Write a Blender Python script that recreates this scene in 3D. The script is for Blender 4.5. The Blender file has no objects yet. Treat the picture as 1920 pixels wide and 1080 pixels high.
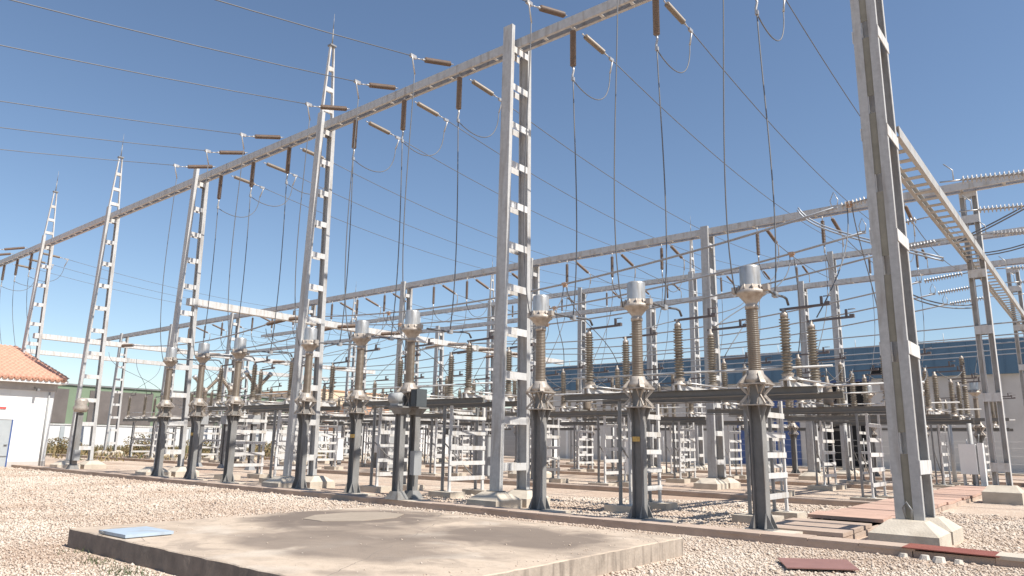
import bpy, math, random
from math import sin, cos, pi, radians
from mathutils import Vector, Matrix
import numpy as np
random.seed(7)
rng = np.random.default_rng(7)
S = bpy.context.scene
COL = S.collection

# ------------------------------------------------------------ camera
PITCH, ROLL, YAW = 0.2104566, -0.0170611, 0.6885922
fh = Vector((-sin(YAW), cos(YAW), 0)); rt = Vector((cos(YAW), sin(YAW), 0)); up = Vector((0, 0, 1))
Fw = cos(PITCH)*fh + sin(PITCH)*up
Uv = -sin(PITCH)*fh + cos(PITCH)*up
R2 = cos(ROLL)*rt - sin(ROLL)*Uv
U2 = sin(ROLL)*rt + cos(ROLL)*Uv
M = Matrix((R2, U2, -Fw)).transposed().to_4x4()
M.translation = Vector((0, 0, 1.6))
cam = bpy.data.cameras.new('camera'); camo = bpy.data.objects.new('camera', cam); COL.objects.link(camo)
camo.matrix_world = M
cam.sensor_width = 36; cam.lens = 36*1359.35/1920; cam.clip_end = 3000
S.camera = camo

# ------------------------------------------------------------ light
SUN = Vector((0.78, 0.05, 1.0)).normalized()
ELEV = math.asin(SUN.z); AZ = math.atan2(SUN.x, SUN.y)
w = bpy.data.worlds.new('World'); S.world = w; w.use_nodes = True
nt = w.node_tree; nt.nodes.clear()
sky = nt.nodes.new('ShaderNodeTexSky'); sky.sky_type = 'NISHITA'; sky.sun_disc = False
sky.sun_elevation = ELEV; sky.sun_rotation = AZ; sky.air_density = 1.0; sky.dust_density = 0.3; sky.ozone_density = 1.9
bg = nt.nodes.new('ShaderNodeBackground'); bg.inputs[1].default_value = 0.094
wo = nt.nodes.new('ShaderNodeOutputWorld')
nt.links.new(sky.outputs[0], bg.inputs[0]); nt.links.new(bg.outputs[0], wo.inputs[0])
sl = bpy.data.lights.new('sun', 'SUN'); sl.energy = 4.7; sl.angle = radians(0.5); sl.color = (1, 0.95, 0.87)
so = bpy.data.objects.new('sun', sl); COL.objects.link(so)
so.rotation_euler = SUN.to_track_quat('Z', 'Y').to_euler()
S.view_settings.view_transform = 'Standard'; S.view_settings.look = 'None'
S.view_settings.exposure = 0.60; S.view_settings.gamma = 1.0

# ------------------------------------------------------------ materials
def mat(name, col, rough=0.6, metal=0.0, var=0.12, scale=3.0, bump=0.0, bscale=40.0, col2=None, c2amt=0.5, stain=None, spec=0.5, rv=0.07, streak=None):
    m = bpy.data.materials.new(name); m.use_nodes = True
    n = m.node_tree.nodes; l = m.node_tree.links
    b = n['Principled BSDF']; b.inputs['Roughness'].default_value = rough; b.inputs['Metallic'].default_value = metal
    b.inputs['Specular IOR Level'].default_value = spec
    tc = n.new('ShaderNodeTexCoord')
    no = n.new('ShaderNodeTexNoise'); no.inputs['Scale'].default_value = scale; no.inputs['Detail'].default_value = 6
    no.inputs['Roughness'].default_value = 0.65
    l.new(tc.outputs['Object'], no.inputs['Vector'])
    r = n.new('ShaderNodeValToRGB')
    c = Vector(col)
    if col2 is None: a, d = c*(1-var), c*(1+var)
    else: a, d = c, Vector(col2)
    r.color_ramp.elements[0].position = 0.5-0.22*(1 if col2 is None else c2amt); r.color_ramp.elements[0].color = (*a, 1)
    r.color_ramp.elements[1].position = 0.5+0.22*(1 if col2 is None else c2amt); r.color_ramp.elements[1].color = (*d, 1)
    l.new(no.outputs['Fac'], r.inputs[0])
    out = r.outputs[0]
    if stain:
        sc, scol, amt = stain
        n2 = n.new('ShaderNodeTexNoise'); n2.inputs['Scale'].default_value = sc; n2.inputs['Detail'].default_value = 5
        mp = n.new('ShaderNodeMapping'); mp.inputs['Location'].default_value = (13, 5, 2); mp.inputs['Scale'].default_value = streak or (1, 1, 1)
        l.new(tc.outputs['Object'], mp.inputs[0]); l.new(mp.outputs[0], n2.inputs['Vector'])
        r2 = n.new('ShaderNodeValToRGB'); r2.color_ramp.elements[0].position = 0.5; r2.color_ramp.elements[1].position = 0.68
        l.new(n2.outputs['Fac'], r2.inputs[0])
        mu = n.new('ShaderNodeMath'); mu.operation = 'MULTIPLY'; mu.inputs[1].default_value = amt
        l.new(r2.outputs[0], mu.inputs[0])
        mx = n.new('ShaderNodeMixRGB'); mx.inputs[2].default_value = (*scol, 1)
        l.new(mu.outputs[0], mx.inputs[0]); l.new(out, mx.inputs[1]); out = mx.outputs[0]
    oi = n.new('ShaderNodeObjectInfo'); mr = n.new('ShaderNodeMapRange'); mr.inputs[3].default_value = 1-rv; mr.inputs[4].default_value = 1+rv
    l.new(oi.outputs['Random'], mr.inputs[0]); hs = n.new('ShaderNodeHueSaturation'); l.new(mr.outputs[0], hs.inputs['Value']); l.new(out, hs.inputs['Color']); out = hs.outputs[0]
    l.new(out, b.inputs['Base Color'])
    if bump:
        n3 = n.new('ShaderNodeTexNoise'); n3.inputs['Scale'].default_value = bscale; n3.inputs['Detail'].default_value = 4
        l.new(tc.outputs['Object'], n3.inputs['Vector'])
        bp = n.new('ShaderNodeBump'); bp.inputs['Strength'].default_value = bump; bp.inputs['Distance'].default_value = 0.02
        l.new(n3.outputs['Fac'], bp.inputs['Height']); l.new(bp.outputs[0], b.inputs['Normal'])
    return m

steel = mat('galvanised_steel', (0.45, 0.445, 0.435), 0.65, 0.05, 0.13, 9, 0.1, 60, stain=(2.5, (0.30, 0.27, 0.24), 0.65), streak=(3, 3, 0.35))
steel_lt = mat('pale_steel', (0.56, 0.55, 0.535), 0.65, 0.05, 0.10, 6, stain=(3, (0.36, 0.31, 0.25), 0.6), streak=(2.5, 2.5, 0.5))
steel_old = mat('weathered_steel', (0.41, 0.405, 0.39), 0.6, 0.2, 0.12, 3, stain=(2, (0.32, 0.28, 0.23), 0.5))
steel_dk = mat('dark_steel', (0.24, 0.24, 0.24), 0.5, 0.3, 0.12, 5, stain=(3, (0.17, 0.16, 0.15), 0.5))
pedm = mat('pedestal_paint', (0.225, 0.22, 0.212), 0.75, 0.0, 0.14, 5, stain=(2.5, (0.14, 0.12, 0.105), 0.6), streak=(3, 3, 0.5), spec=0.25)
beamd = mat('support_beam_steel', (0.185, 0.175, 0.16), 0.6, 0.25, 0.12, 6)
alu = mat('cap_aluminium', (0.50, 0.49, 0.47), 0.38, 0.6, 0.10, 6, stain=(4, (0.30, 0.27, 0.23), 0.6), streak=(3, 3, 0.6))
cast = mat('cast_metal', (0.42, 0.37, 0.32), 0.5, 0.3, 0.15, 9, 0.3, 50, stain=(8, (0.25, 0.20, 0.16), 0.6))
porc = mat('brown_porcelain', (0.245, 0.20, 0.155), 0.42, 0, 0.10, 4, stain=(2, (0.17, 0.13, 0.10), 0.6))
porc2 = mat('dirty_porcelain', (0.255, 0.215, 0.165), 0.42, 0, 0.18, 5, stain=(2.2, (0.06, 0.045, 0.04), 0.85))
rodm = mat('brown_rod_insulator', (0.165, 0.115, 0.085), 0.45, 0, 0.15, 8)
glassd = mat('pale_disc_insulator', (0.40, 0.385, 0.37), 0.3, 0, 0.1, 8)
cond = mat('conductor', (0.15, 0.15, 0.155), 0.6, 0.3, 0.1, 4)
busm = mat('bus_conductor', (0.34, 0.36, 0.39), 0.5, 0.4, 0.1, 2)
clampm = mat('clamp_metal', (0.45, 0.43, 0.41), 0.4, 0.5, 0.12, 20)
copper = mat('copper_clamp', (0.55, 0.36, 0.24), 0.45, 0.3, 0.15, 12)
redarm = mat('dark_contact_arm', (0.15, 0.125, 0.12), 0.5, 0.3, 0.15, 6)
olive = mat('olive_shaded_steel', (0.27, 0.25, 0.20), 0.7, 0.1, 0.15, 4)  # olive tone paints the shade on the channels' inner web
sidem = mat('dirty_shaded_slab_side', (0.20, 0.165, 0.14), 0.95, 0, 0.22, 6, 0.3, 30, stain=(2.5, (0.11, 0.095, 0.085), 0.7))  # darker brown paints in the front face's shade, on top of dirt
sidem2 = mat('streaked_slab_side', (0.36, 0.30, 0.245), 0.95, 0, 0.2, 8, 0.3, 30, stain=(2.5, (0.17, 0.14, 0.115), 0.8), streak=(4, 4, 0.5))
conc = mat('pale_concrete', (0.50, 0.44, 0.36), 0.9, 0, 0.12, 3, 0.4, 30, stain=(1.6, (0.33, 0.27, 0.21), 0.6))
conc2 = mat('trench_concrete', (0.44, 0.34, 0.27), 0.9, 0, 0.14, 2.2, 0.4, 30, stain=(0.9, (0.30, 0.22, 0.17), 0.6))
pinkc = mat('pink_cover_concrete', (0.47, 0.31, 0.24), 0.9, 0, 0.14, 2.5, 0.35, 30, stain=(1.3, (0.40, 0.33, 0.25), 0.7))
rust = mat('red_oxide_steel', (0.27, 0.085, 0.06), 0.6, 0.1, 0.14, 4, 0.1, 30)
rustb = mat('faded_red_steel', (0.27, 0.14, 0.12), 0.6, 0.1, 0.10, 4, 0.1, 30)
bluep = mat('pale_blue_paint', (0.36, 0.43, 0.50), 0.6, 0.05, 0.08, 4, stain=(4, (0.30, 0.31, 0.32), 0.6))
dark = mat('dark_interior', (0.012, 0.012, 0.013), 0.9)
whitew = mat('white_render', (0.80, 0.80, 0.78), 0.85, 0, 0.03, 2, 0.15, 40, stain=(1.2, (0.68, 0.65, 0.60), 0.5), streak=(2, 2, 0.4))
offw = mat('off_white_render', (0.66, 0.66, 0.65), 0.85, 0, 0.06, 1.0)
tile = mat('terracotta', (0.55, 0.30, 0.21), 0.8, 0, 0.22, 6, col2=None)
greyd = mat('grey_door', (0.42, 0.45, 0.46), 0.5, 0.1, 0.05, 2)
blued = mat('blue_paint', (0.06, 0.11, 0.28), 0.5, 0.1, 0.1, 2)
fascia = mat('blue_grey_cladding', (0.10, 0.18, 0.26), 0.5, 0.2, 0.08, 0.5)
wallg = mat('grey_block_wall', (0.56, 0.545, 0.52), 0.9, 0, 0.07, 0.6, 0.2, 8, stain=(0.4, (0.38, 0.36, 0.33), 0.5))
greenp = mat('green_cladding', (0.19, 0.25, 0.165), 0.6, 0.1, 0.1, 0.5)
brownp = mat('brown_louvre', (0.15, 0.13, 0.12), 0.7, 0.1, 0.2, 0.6)
cream = mat('cream_render', (0.62, 0.50, 0.36), 0.9, 0, 0.06, 0.2)
orange = mat('orange_render', (0.50, 0.29, 0.18), 0.9, 0, 0.06, 0.2)
wht = mat('white_enamel', (0.78, 0.78, 0.77), 0.4, 0, 0.04, 3)
greyb = mat('grey_enamel', (0.33, 0.335, 0.335), 0.65, 0.0, 0.06, 4)
yel = mat('yellow_paint', (0.65, 0.55, 0.10), 0.5)
ochre = mat('ochre_mark', (0.50, 0.33, 0.10), 0.7, 0, 0.2, 20)
redp = mat('red_paint', (0.55, 0.10, 0.09), 0.5)
leafm = mat('dull_green_leaves', (0.065, 0.085, 0.035), 0.8, 0, 0.4, 1.5)
drym = mat('dry_weeds', (0.26, 0.20, 0.10), 0.9, 0, 0.35, 1.0)
bark = mat('bark', (0.12, 0.09, 0.06), 0.9, 0, 0.2, 4)
stone = mat('pale_stone', (0.62, 0.56, 0.48), 0.9, 0, 0.15, 8, 0.4, 20)

# ------------------------------------------------------------ mesh builder
class MB:
    def __init__(s, m=None): s.v = []; s.f = []; s.s = []; s.mi = []; s.mats = []; s.cur = 0; s.use(m) if m else None
    def use(s, m):
        if m not in s.mats: s.mats.append(m)
        s.cur = s.mats.index(m); return s
    def add(s, vs, fs, smooth=False):
        o = len(s.v); s.v += [tuple(x) for x in vs]
        for f in fs: s.f.append(tuple(i+o for i in f)); s.s.append(smooth); s.mi.append(s.cur)
        return s
    def box(s, c, d, rz=0.0, top=None, bev=0):
        x, y, z = d[0]/2, d[1]/2, d[2]/2; tx, ty = (x, y) if top is None else (top[0]/2, top[1]/2)
        vs = [(-x, -y, -z), (x, -y, -z), (x, y, -z), (-x, y, -z), (-tx, -ty, z), (tx, -ty, z), (tx, ty, z), (-tx, ty, z)]
        cr, sr = cos(rz), sin(rz)
        vs = [(c[0]+a*cr-b*sr, c[1]+a*sr+b*cr, c[2]+e) for a, b, e in vs]
        return s.add(vs, [(0, 3, 2, 1), (4, 5, 6, 7), (0, 1, 5, 4), (1, 2, 6, 5), (2, 3, 7, 6), (3, 0, 4, 7)])
    def bar(s, p, q, a, b, side=(1, 0, 0), a1=None, b1=None):   # rectangular bar from p to q, a wide along side, b across
        p = Vector(p); q = Vector(q); d = (q-p).normalized(); sd = Vector(side); sd = (sd-d*sd.dot(d)).normalized(); t = d.cross(sd)
        a1 = a if a1 is None else a1; b1 = b if b1 is None else b1
        vs = [p+sd*(i*a/2)+t*(j*b/2) for i, j in ((-1, -1), (1, -1), (1, 1), (-1, 1))]+[q+sd*(i*a1/2)+t*(j*b1/2) for i, j in ((-1, -1), (1, -1), (1, 1), (-1, 1))]
        return s.add(vs, [(0, 3, 2, 1), (4, 5, 6, 7), (0, 1, 5, 4), (1, 2, 6, 5), (2, 3, 7, 6), (3, 0, 4, 7)])
    def ibeam(s, p, q, wf, dp, t, flange):                      # flange: direction normal to the flanges
        p = Vector(p); q = Vector(q); fl = Vector(flange); d = (q-p).normalized(); fl = (fl-d*fl.dot(d)).normalized()
        side = d.cross(fl)
        for k in (-1, 1): s.bar(p+fl*k*(dp-t)/2, q+fl*k*(dp-t)/2, wf, t, side)
        s.bar(p, q, t*0.9, dp-2*t-0.001, side); return s
    def tube(s, p, q, r, r1=None, n=8, cap=True):
        return s.path([p, q], r, n, cap, r1)
    def path(s, pts, r, n=6, cap=True, r1=None):
        pts = [Vector(x) for x in pts]; N = len(pts); vs = []; fs = []
        prev = None
        for i, p in enumerate(pts):
            d = (pts[min(i+1, N-1)]-pts[max(i-1, 0)]).normalized()
            if prev is None: a = d.orthogonal().normalized()
            else: a = (prev-d*prev.dot(d)).normalized()
            prev = a; b = d.cross(a)
            rr = r if r1 is None else r+(r1-r)*i/(N-1)
            for k in range(n): an = 2*pi*k/n; vs.append(p+a*cos(an)*rr+b*sin(an)*rr)
        for i in range(N-1):
            for k in range(n): k2 = (k+1) % n; fs.append((i*n+k, i*n+k2, (i+1)*n+k2, (i+1)*n+k))
        s.add(vs, fs, True)
        if cap:
            o = len(s.v)-N*n
            s.f += [tuple(o+k for k in range(n-1, -1, -1)), tuple(o+(N-1)*n+k for k in range(n))]; s.s += [False]*2; s.mi += [s.cur]*2
        return s
    def lathe(s, p, q, prof, n=14, smooth=True):                # prof: (r, t) t = metres from p towards q
        p = Vector(p); d = (Vector(q)-p).normalized(); a = d.orthogonal().normalized(); b = d.cross(a); vs = []; fs = []
        for r, t in prof:
            for k in range(n): an = 2*pi*k/n; vs.append(p+d*t+(a*cos(an)+b*sin(an))*max(r, 1e-4))
        for i in range(len(prof)-1):
            for k in range(n): k2 = (k+1) % n; fs.append((i*n+k, i*n+k2, (i+1)*n+k2, (i+1)*n+k))
        return s.add(vs, fs, smooth)
    def ribs(s, p, q, r, rr, n, seg=12, r_top=None):            # ribbed insulator
        L = (Vector(q)-Vector(p)).length; pr = [(0.001, 0)]
        for i in range(n):
            f = i/n; k = 1 if r_top is None else 1+(r_top-1)*f
            t = L*i/n; h = L/n
            pr += [(r*k, t), (rr*k, t+h*0.30), (rr*k, t+h*0.45), (r*k, t+h*0.62)]
        pr += [(r*(1 if r_top is None else r_top), L), (0.001, L)]
        return s.lathe(p, q, pr, seg)
    def merge(s, o):
        base = len(s.v); s.v += o.v
        for f, sm, mi in zip(o.f, o.s, o.mi):
            s.use(o.mats[mi]); s.f.append(tuple(i+base for i in f)); s.s.append(sm); s.mi.append(s.cur)
        return s
    def build(s, name, parent=None, loc=(0, 0, 0)):
        me = bpy.data.meshes.new(name); me.from_pydata(s.v, [], s.f)
        me.polygons.foreach_set('use_smooth', s.s); me.polygons.foreach_set('material_index', s.mi)
        for m in s.mats: me.materials.append(m)
        me.update(); o = bpy.data.objects.new(name, me); COL.objects.link(o); o.location = loc
        if parent: o.parent = parent
        return o

LABELS = set()
def tag(o, label, cat, group=None, kind='thing'):
    if label in LABELS or not 4 <= len(label.split()) <= 16: print('LABEL?', len(label.split()), label)
    LABELS.add(label)
    o['label'] = label; o['category'] = cat; o['kind'] = kind
    if group: o['group'] = group
    return o
def struct(o): o['kind'] = 'structure'; return o
def empty(name, loc, rz=0):
    o = bpy.data.objects.new(name, None); COL.objects.link(o); o.location = loc; o.rotation_euler = (0, 0, rz); o.empty_display_size = 0.2; return o

PROTO = {}
def place(kind, name, builder, loc, label, cat, group=None, rz=0, near=True, kwargs=None):
    """builder() -> list of (part_name, MB, parent_index or None); copies share meshes; far copies are one mesh"""
    key = (kind, near)
    if key not in PROTO:
        specs = builder(**(kwargs or {}))
        if near:
            PROTO[key] = []
            root = empty(name, loc, rz); objs = []
            for pn, mb, pi_ in specs:
                o = mb.build(pn, root if pi_ is None else objs[pi_]); objs.append(o); PROTO[key].append((pn, o.data, pi_))
        else:
            big = MB()
            for pn, mb, pi_ in specs: big.merge(mb)
            root = big.build(name); root.location = loc; root.rotation_euler = (0, 0, rz); PROTO[key] = root.data
    elif near:
        root = empty(name, loc, rz); objs = []
        for pn, me, pi_ in PROTO[key]:
            o = bpy.data.objects.new(pn, me); COL.objects.link(o); o.parent = root if pi_ is None else objs[pi_]; objs.append(o)
    else:
        root = bpy.data.objects.new(name, PROTO[key]); COL.objects.link(root); root.location = loc; root.rotation_euler = (0, 0, rz)
    tag(root, label, cat, group); return root

def hang(p, q, sag, n=16):
    p = Vector(p); q = Vector(q)
    return [p.lerp(q, i/n)-Vector((0, 0, 4*sag*(i/n)*(1-i/n))) for i in range(n+1)]
def wire(name, pts, r, m, label, cat, group):
    return tag(MB(m).path(pts, r, 6).build(name), label, cat, group)
def bez(p, a, b, q, n=14):
    p, a, b, q = map(Vector, (p, a, b, q)); o = []
    for i in range(n+1):
        t = i/n; o.append(p*(1-t)**3+a*3*t*(1-t)**2+b*3*t*t*(1-t)+q*t**3)
    return o

BAY = ['rightmost bay', 'second bay from right', 'third bay from right', 'fourth bay from right', 'fifth bay from right', 'leftmost bay']
PH = ['left', 'middle', 'right']
D = 9.179
BC = [-7.69-D*b for b in range(6)]
BC[1] -= 0.12
def px(b, k): return BC[b]+(k-1)*2.52
GX = [-3.08-9.179*i for i in range(7)]         # gantry column lines

# ------------------------------------------------------------ ground
def ground():
    m = bpy.data.materials.new('gravel_ground'); m.use_nodes = True
    n = m.node_tree.nodes; l = m.node_tree.links; b = n['Principled BSDF']; b.inputs['Roughness'].default_value = 0.95
    b.inputs['Specular IOR Level'].default_value = 0.2
    tc = n.new('ShaderNodeTexCoord')
    v = n.new('ShaderNodeTexVoronoi'); v.inputs['Scale'].default_value = 22; v.inputs['Randomness'].default_value = 1
    l.new(tc.outputs['Object'], v.inputs['Vector'])
    r = n.new('ShaderNodeValToRGB')
    el = r.color_ramp.elements
    el[0].position = 0; el[0].color = (0.44, 0.355, 0.285, 1); el[1].position = 1; el[1].color = (0.66, 0.575, 0.485, 1)
    e = el.new(0.35); e.color = (0.53, 0.43, 0.345, 1)
    e = el.new(0.75); e.color = (0.58, 0.485, 0.395, 1)
    sep = n.new('ShaderNodeSeparateColor'); l.new(v.outputs['Color'], sep.inputs[0]); l.new(sep.outputs[0], r.inputs[0])
    n2 = n.new('ShaderNodeTexNoise'); n2.inputs['Scale'].default_value = 0.35; n2.inputs['Detail'].default_value = 6
    l.new(tc.outputs['Object'], n2.inputs['Vector'])
    r2 = n.new('ShaderNodeValToRGB'); r2.color_ramp.elements[0].position = 0.35; r2.color_ramp.elements[0].color = (0.80, 0.73, 0.69, 1)
    r2.color_ramp.elements[1].position = 0.65; r2.color_ramp.elements[1].color = (1.0, 0.99, 0.97, 1)
    l.new(n2.outputs['Fac'], r2.inputs[0])
    mx = n.new('ShaderNodeMixRGB'); mx.blend_type = 'MULTIPLY'; mx.inputs[0].default_value = 1
    l.new(r.outputs[0], mx.inputs[1]); l.new(r2.outputs[0], mx.inputs[2])
    # warm bare earth far off
    n4 = n.new('ShaderNodeTexNoise'); n4.inputs['Scale'].default_value = 0.12; n4.inputs['Detail'].default_value = 4; l.new(tc.outputs['Object'], n4.inputs['Vector'])
    r4 = n.new('ShaderNodeValToRGB'); r4.color_ramp.elements[0].position = 0.52; r4.color_ramp.elements[1].position = 0.62
    l.new(n4.outputs['Fac'], r4.inputs[0])
    m5 = n.new('ShaderNodeMath'); m5.operation = 'MULTIPLY'; m5.inputs[1].default_value = 0.35; l.new(r4.outputs[0], m5.inputs[0])
    mx2 = n.new('ShaderNodeMixRGB'); mx2.inputs[2].default_value = (0.40, 0.27, 0.20, 1); l.new(m5.outputs[0], mx2.inputs[0]); l.new(mx.outputs[0], mx2.inputs[1])
    l.new(mx2.outputs[0], b.inputs['Base Color'])
    v2 = n.new('ShaderNodeTexVoronoi'); v2.inputs['Scale'].default_value = 22; l.new(tc.outputs['Object'], v2.inputs['Vector'])
    bp = n.new('ShaderNodeBump'); bp.inputs['Strength'].default_value = 0.7; bp.inputs['Distance'].default_value = 0.025; bp.invert = True
    l.new(v2.outputs['Distance'], bp.inputs['Height']); l.new(bp.outputs[0], b.inputs['Normal'])
    mb = MB(m); R = 900
    mb.add([(-R, -R, 0), (R, -R, 0), (R, R, 0), (-R, R, 0)], [(0, 1, 2, 3)])
    struct(mb.build('ground'))
    return m
gravel = ground()

def pebbles():
    N = 230000
    # density falls away from the camera
    X = rng.uniform(-44, 1.5, N*4); Y = rng.uniform(2.0, 22.4, N*4)
    d = np.hypot(X, Y); keep = rng.random(N*4) < np.clip(10.0/d, 0, 1)**1.5
    keep &= ~((d > 23) & (Y > 13.5))
    def inb(a, b, c, e): return (X > a) & (X < b) & (Y > c) & (Y < e)
    keep &= ~inb(-12.2, -5.15, 4.5, 10.5) & ~(inb(-60, 5, 12.75, 13.5)) & ~inb(-5.45, -3.75, 13.3, 40)
    for gx in GX[:3]: keep &= ~inb(gx-0.75, gx+0.75, 14.0, 16.2)
    X = X[keep]; Y = Y[keep]; X = X[:N]; Y = Y[:N]
    ns = 420; e = rng.integers(0, 3, ns); t = rng.random(ns); dd = np.abs(rng.normal(0, 0.28, ns))+0.03
    sx = np.where(e == 0, -12.1+6.8*t, np.where(e == 1, -5.25-dd, -12.1+6.8*t)); sy = np.where(e == 0, 10.4-dd, np.where(e == 1, 4.6+5.8*t, 4.6+5.8*rng.random(ns)))
    Z0 = np.concatenate([np.zeros(len(X)), np.full(ns, 0.258)]); X = np.concatenate([X, sx]); Y = np.concatenate([Y, sy]); N = len(X)
    sz = rng.uniform(0.012, 0.028, N)*(0.75+0.6*rng.random(N))*np.clip(np.hypot(X, Y)/13, 1, 2.0)
    sz *= np.where(rng.random(N) < 0.03, 1.7, 1.0)
    base = np.array([(1, 0, 0), (0, 1, 0), (-1, 0, 0), (0, -1, 0), (0, 0, 0.75), (0, 0, -0.5)], float)
    V = np.repeat(base[None], N, 0)*rng.uniform(0.6, 1.25, (N, 6, 1))
    a = rng.uniform(0, 2*pi, N); c, s_ = np.cos(a), np.sin(a)
    x = V[..., 0]*c[:, None]-V[..., 1]*s_[:, None]; y = V[..., 0]*s_[:, None]+V[..., 1]*c[:, None]
    z = V[..., 2]+V[..., 0]*rng.uniform(-.3, .3, (N, 1)); sz = np.where(Z0 > 0.1, sz*0.6, sz)
    P = np.stack([x*sz[:, None]+X[:, None], y*sz[:, None]*0.8+Y[:, None], z*sz[:, None]*0.8+sz[:, None]*0.25+Z0[:, None]], -1).reshape(-1, 3)
    F = np.array([(0, 1, 4), (1, 2, 4), (2, 3, 4), (3, 0, 4), (1, 0, 5), (2, 1, 5), (3, 2, 5), (0, 3, 5)])
    T = (F[None]+6*np.arange(N)[:, None, None]).reshape(-1, 3).astype(np.int32)
    me = bpy.data.meshes.new('gravel'); me.vertices.add(len(P)); me.vertices.foreach_set('co', P.astype(np.float32).ravel())
    me.loops.add(T.size); me.loops.foreach_set('vertex_index', T.ravel()); me.polygons.add(len(T))
    me.polygons.foreach_set('loop_start', np.arange(0, T.size, 3, dtype=np.int32)); me.update(calc_edges=True)
    m = bpy.data.materials.new('gravel_stone'); m.use_nodes = True; n = m.node_tree.nodes; l = m.node_tree.links; b = n['Principled BSDF']
    b.inputs['Roughness'].default_value = 0.9; b.inputs['Specular IOR Level'].default_value = 0.25
    tc = n.new('ShaderNodeTexCoord'); v = n.new('ShaderNodeTexWhiteNoise'); v.noise_dimensions = '3D'
    sn = n.new('ShaderNodeVectorMath'); sn.operation = 'SNAP'; sn.inputs[1].default_value = (0.05, 0.05, 10)
    l.new(tc.outputs['Object'], sn.inputs[0]); l.new(sn.outputs[0], v.inputs['Vector'])
    r = n.new('ShaderNodeValToRGB'); el = r.color_ramp.elements
    el[0].color = (0.46, 0.375, 0.295, 1); el[1].color = (0.68, 0.605, 0.52, 1); e = el.new(0.3); e.color = (0.54, 0.45, 0.365, 1); e = el.new(0.8); e.color = (0.60, 0.52, 0.435, 1)
    l.new(v.outputs['Value'], r.inputs[0])
    n2 = n.new('ShaderNodeTexNoise'); n2.inputs['Scale'].default_value = 0.35; n2.inputs['Detail'].default_value = 6; l.new(tc.outputs['Object'], n2.inputs['Vector'])
    r2 = n.new('ShaderNodeValToRGB'); r2.color_ramp.elements[0].position = 0.35; r2.color_ramp.elements[0].color = (0.80, 0.73, 0.69, 1); r2.color_ramp.elements[1].position = 0.62
    l.new(n2.outputs['Fac'], r2.inputs[0]); mm = n.new('ShaderNodeMixRGB'); mm.blend_type = 'MULTIPLY'; mm.inputs[0].default_value = 1; l.new(r.outputs[0], mm.inputs[1]); l.new(r2.outputs[0], mm.inputs[2])
    l.new(mm.outputs[0], b.inputs['Base Color'])
    me.materials.append(m)
    o = bpy.data.objects.new('gravel', me); COL.objects.link(o)
    tag(o, 'loose pale tan gravel stones covering the yard in front', 'gravel', kind='stuff')
pebbles()

# cable trenches along x: kerb walls, slab lids with joints
def trench_x(name, x0, x1, y0, y1, h, mlid, skip=()):
    mb = MB(conc2); mb.box(((x0+x1)/2, y0+0.05, h/2-0.1), (x1-x0, 0.10, h+0.2-0.002)); mb.box(((x0+x1)/2, y1-0.05, h/2-0.1), (x1-x0, 0.10, h+0.2-0.002))
    mb.use(dark); mb.box(((x0+x1)/2, (y0+y1)/2, -0.02), (x1-x0-0.01, y1-y0-0.21, 0.05))
    mb.use(mlid); x = x0; i = 0
    while x < x1-0.3:
        L = 0.78+0.06*random.random()
        if not any(a < x+L/2 < b for a, b in skip):
            mb.box((x+L/2, (y0+y1)/2+random.uniform(-.008, .008), h+0.012+random.uniform(0, .012)), (L-0.012, y1-y0+0.02, 0.05), random.uniform(-.004, .004))
        x += L
    struct(mb.build(name))
trench_x('trench', -75, -2.62, 12.85, 13.35, 0.10, conc2)
trench_x('trench', -1.55, 5, 12.85, 13.35, 0.10, conc)
trench_x('trench', -70, -5.4, 22.4, 22.95, 0.11, conc2)
trench_x('trench', -75, 6, 33.0, 33.6, 0.11, conc2)
trench_x('trench', -75, 6, 42.5, 43.2, 0.12, conc2)
mb = MB(conc2); mb.box((-2.08, 12.9, 0.03), (1.05, 0.08, 0.14)); mb.box((-2.08, 13.3, 0.03), (1.05, 0.08, 0.14)); mb.use(dark).box((-2.08, 13.1, 0.0), (1.04, 0.3, 0.03)); struct(mb.build('trench'))
# road and paved strips towards the hall
mb = MB(conc2); mb.box((-20, 53, 0.01), (120, 4.0, 0.06)); struct(mb.build('road'))
mb = MB(conc); mb.box((-20, 60.6, 0.05), (90, 1.4, 0.16)); struct(mb.build('pavement'))

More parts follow.
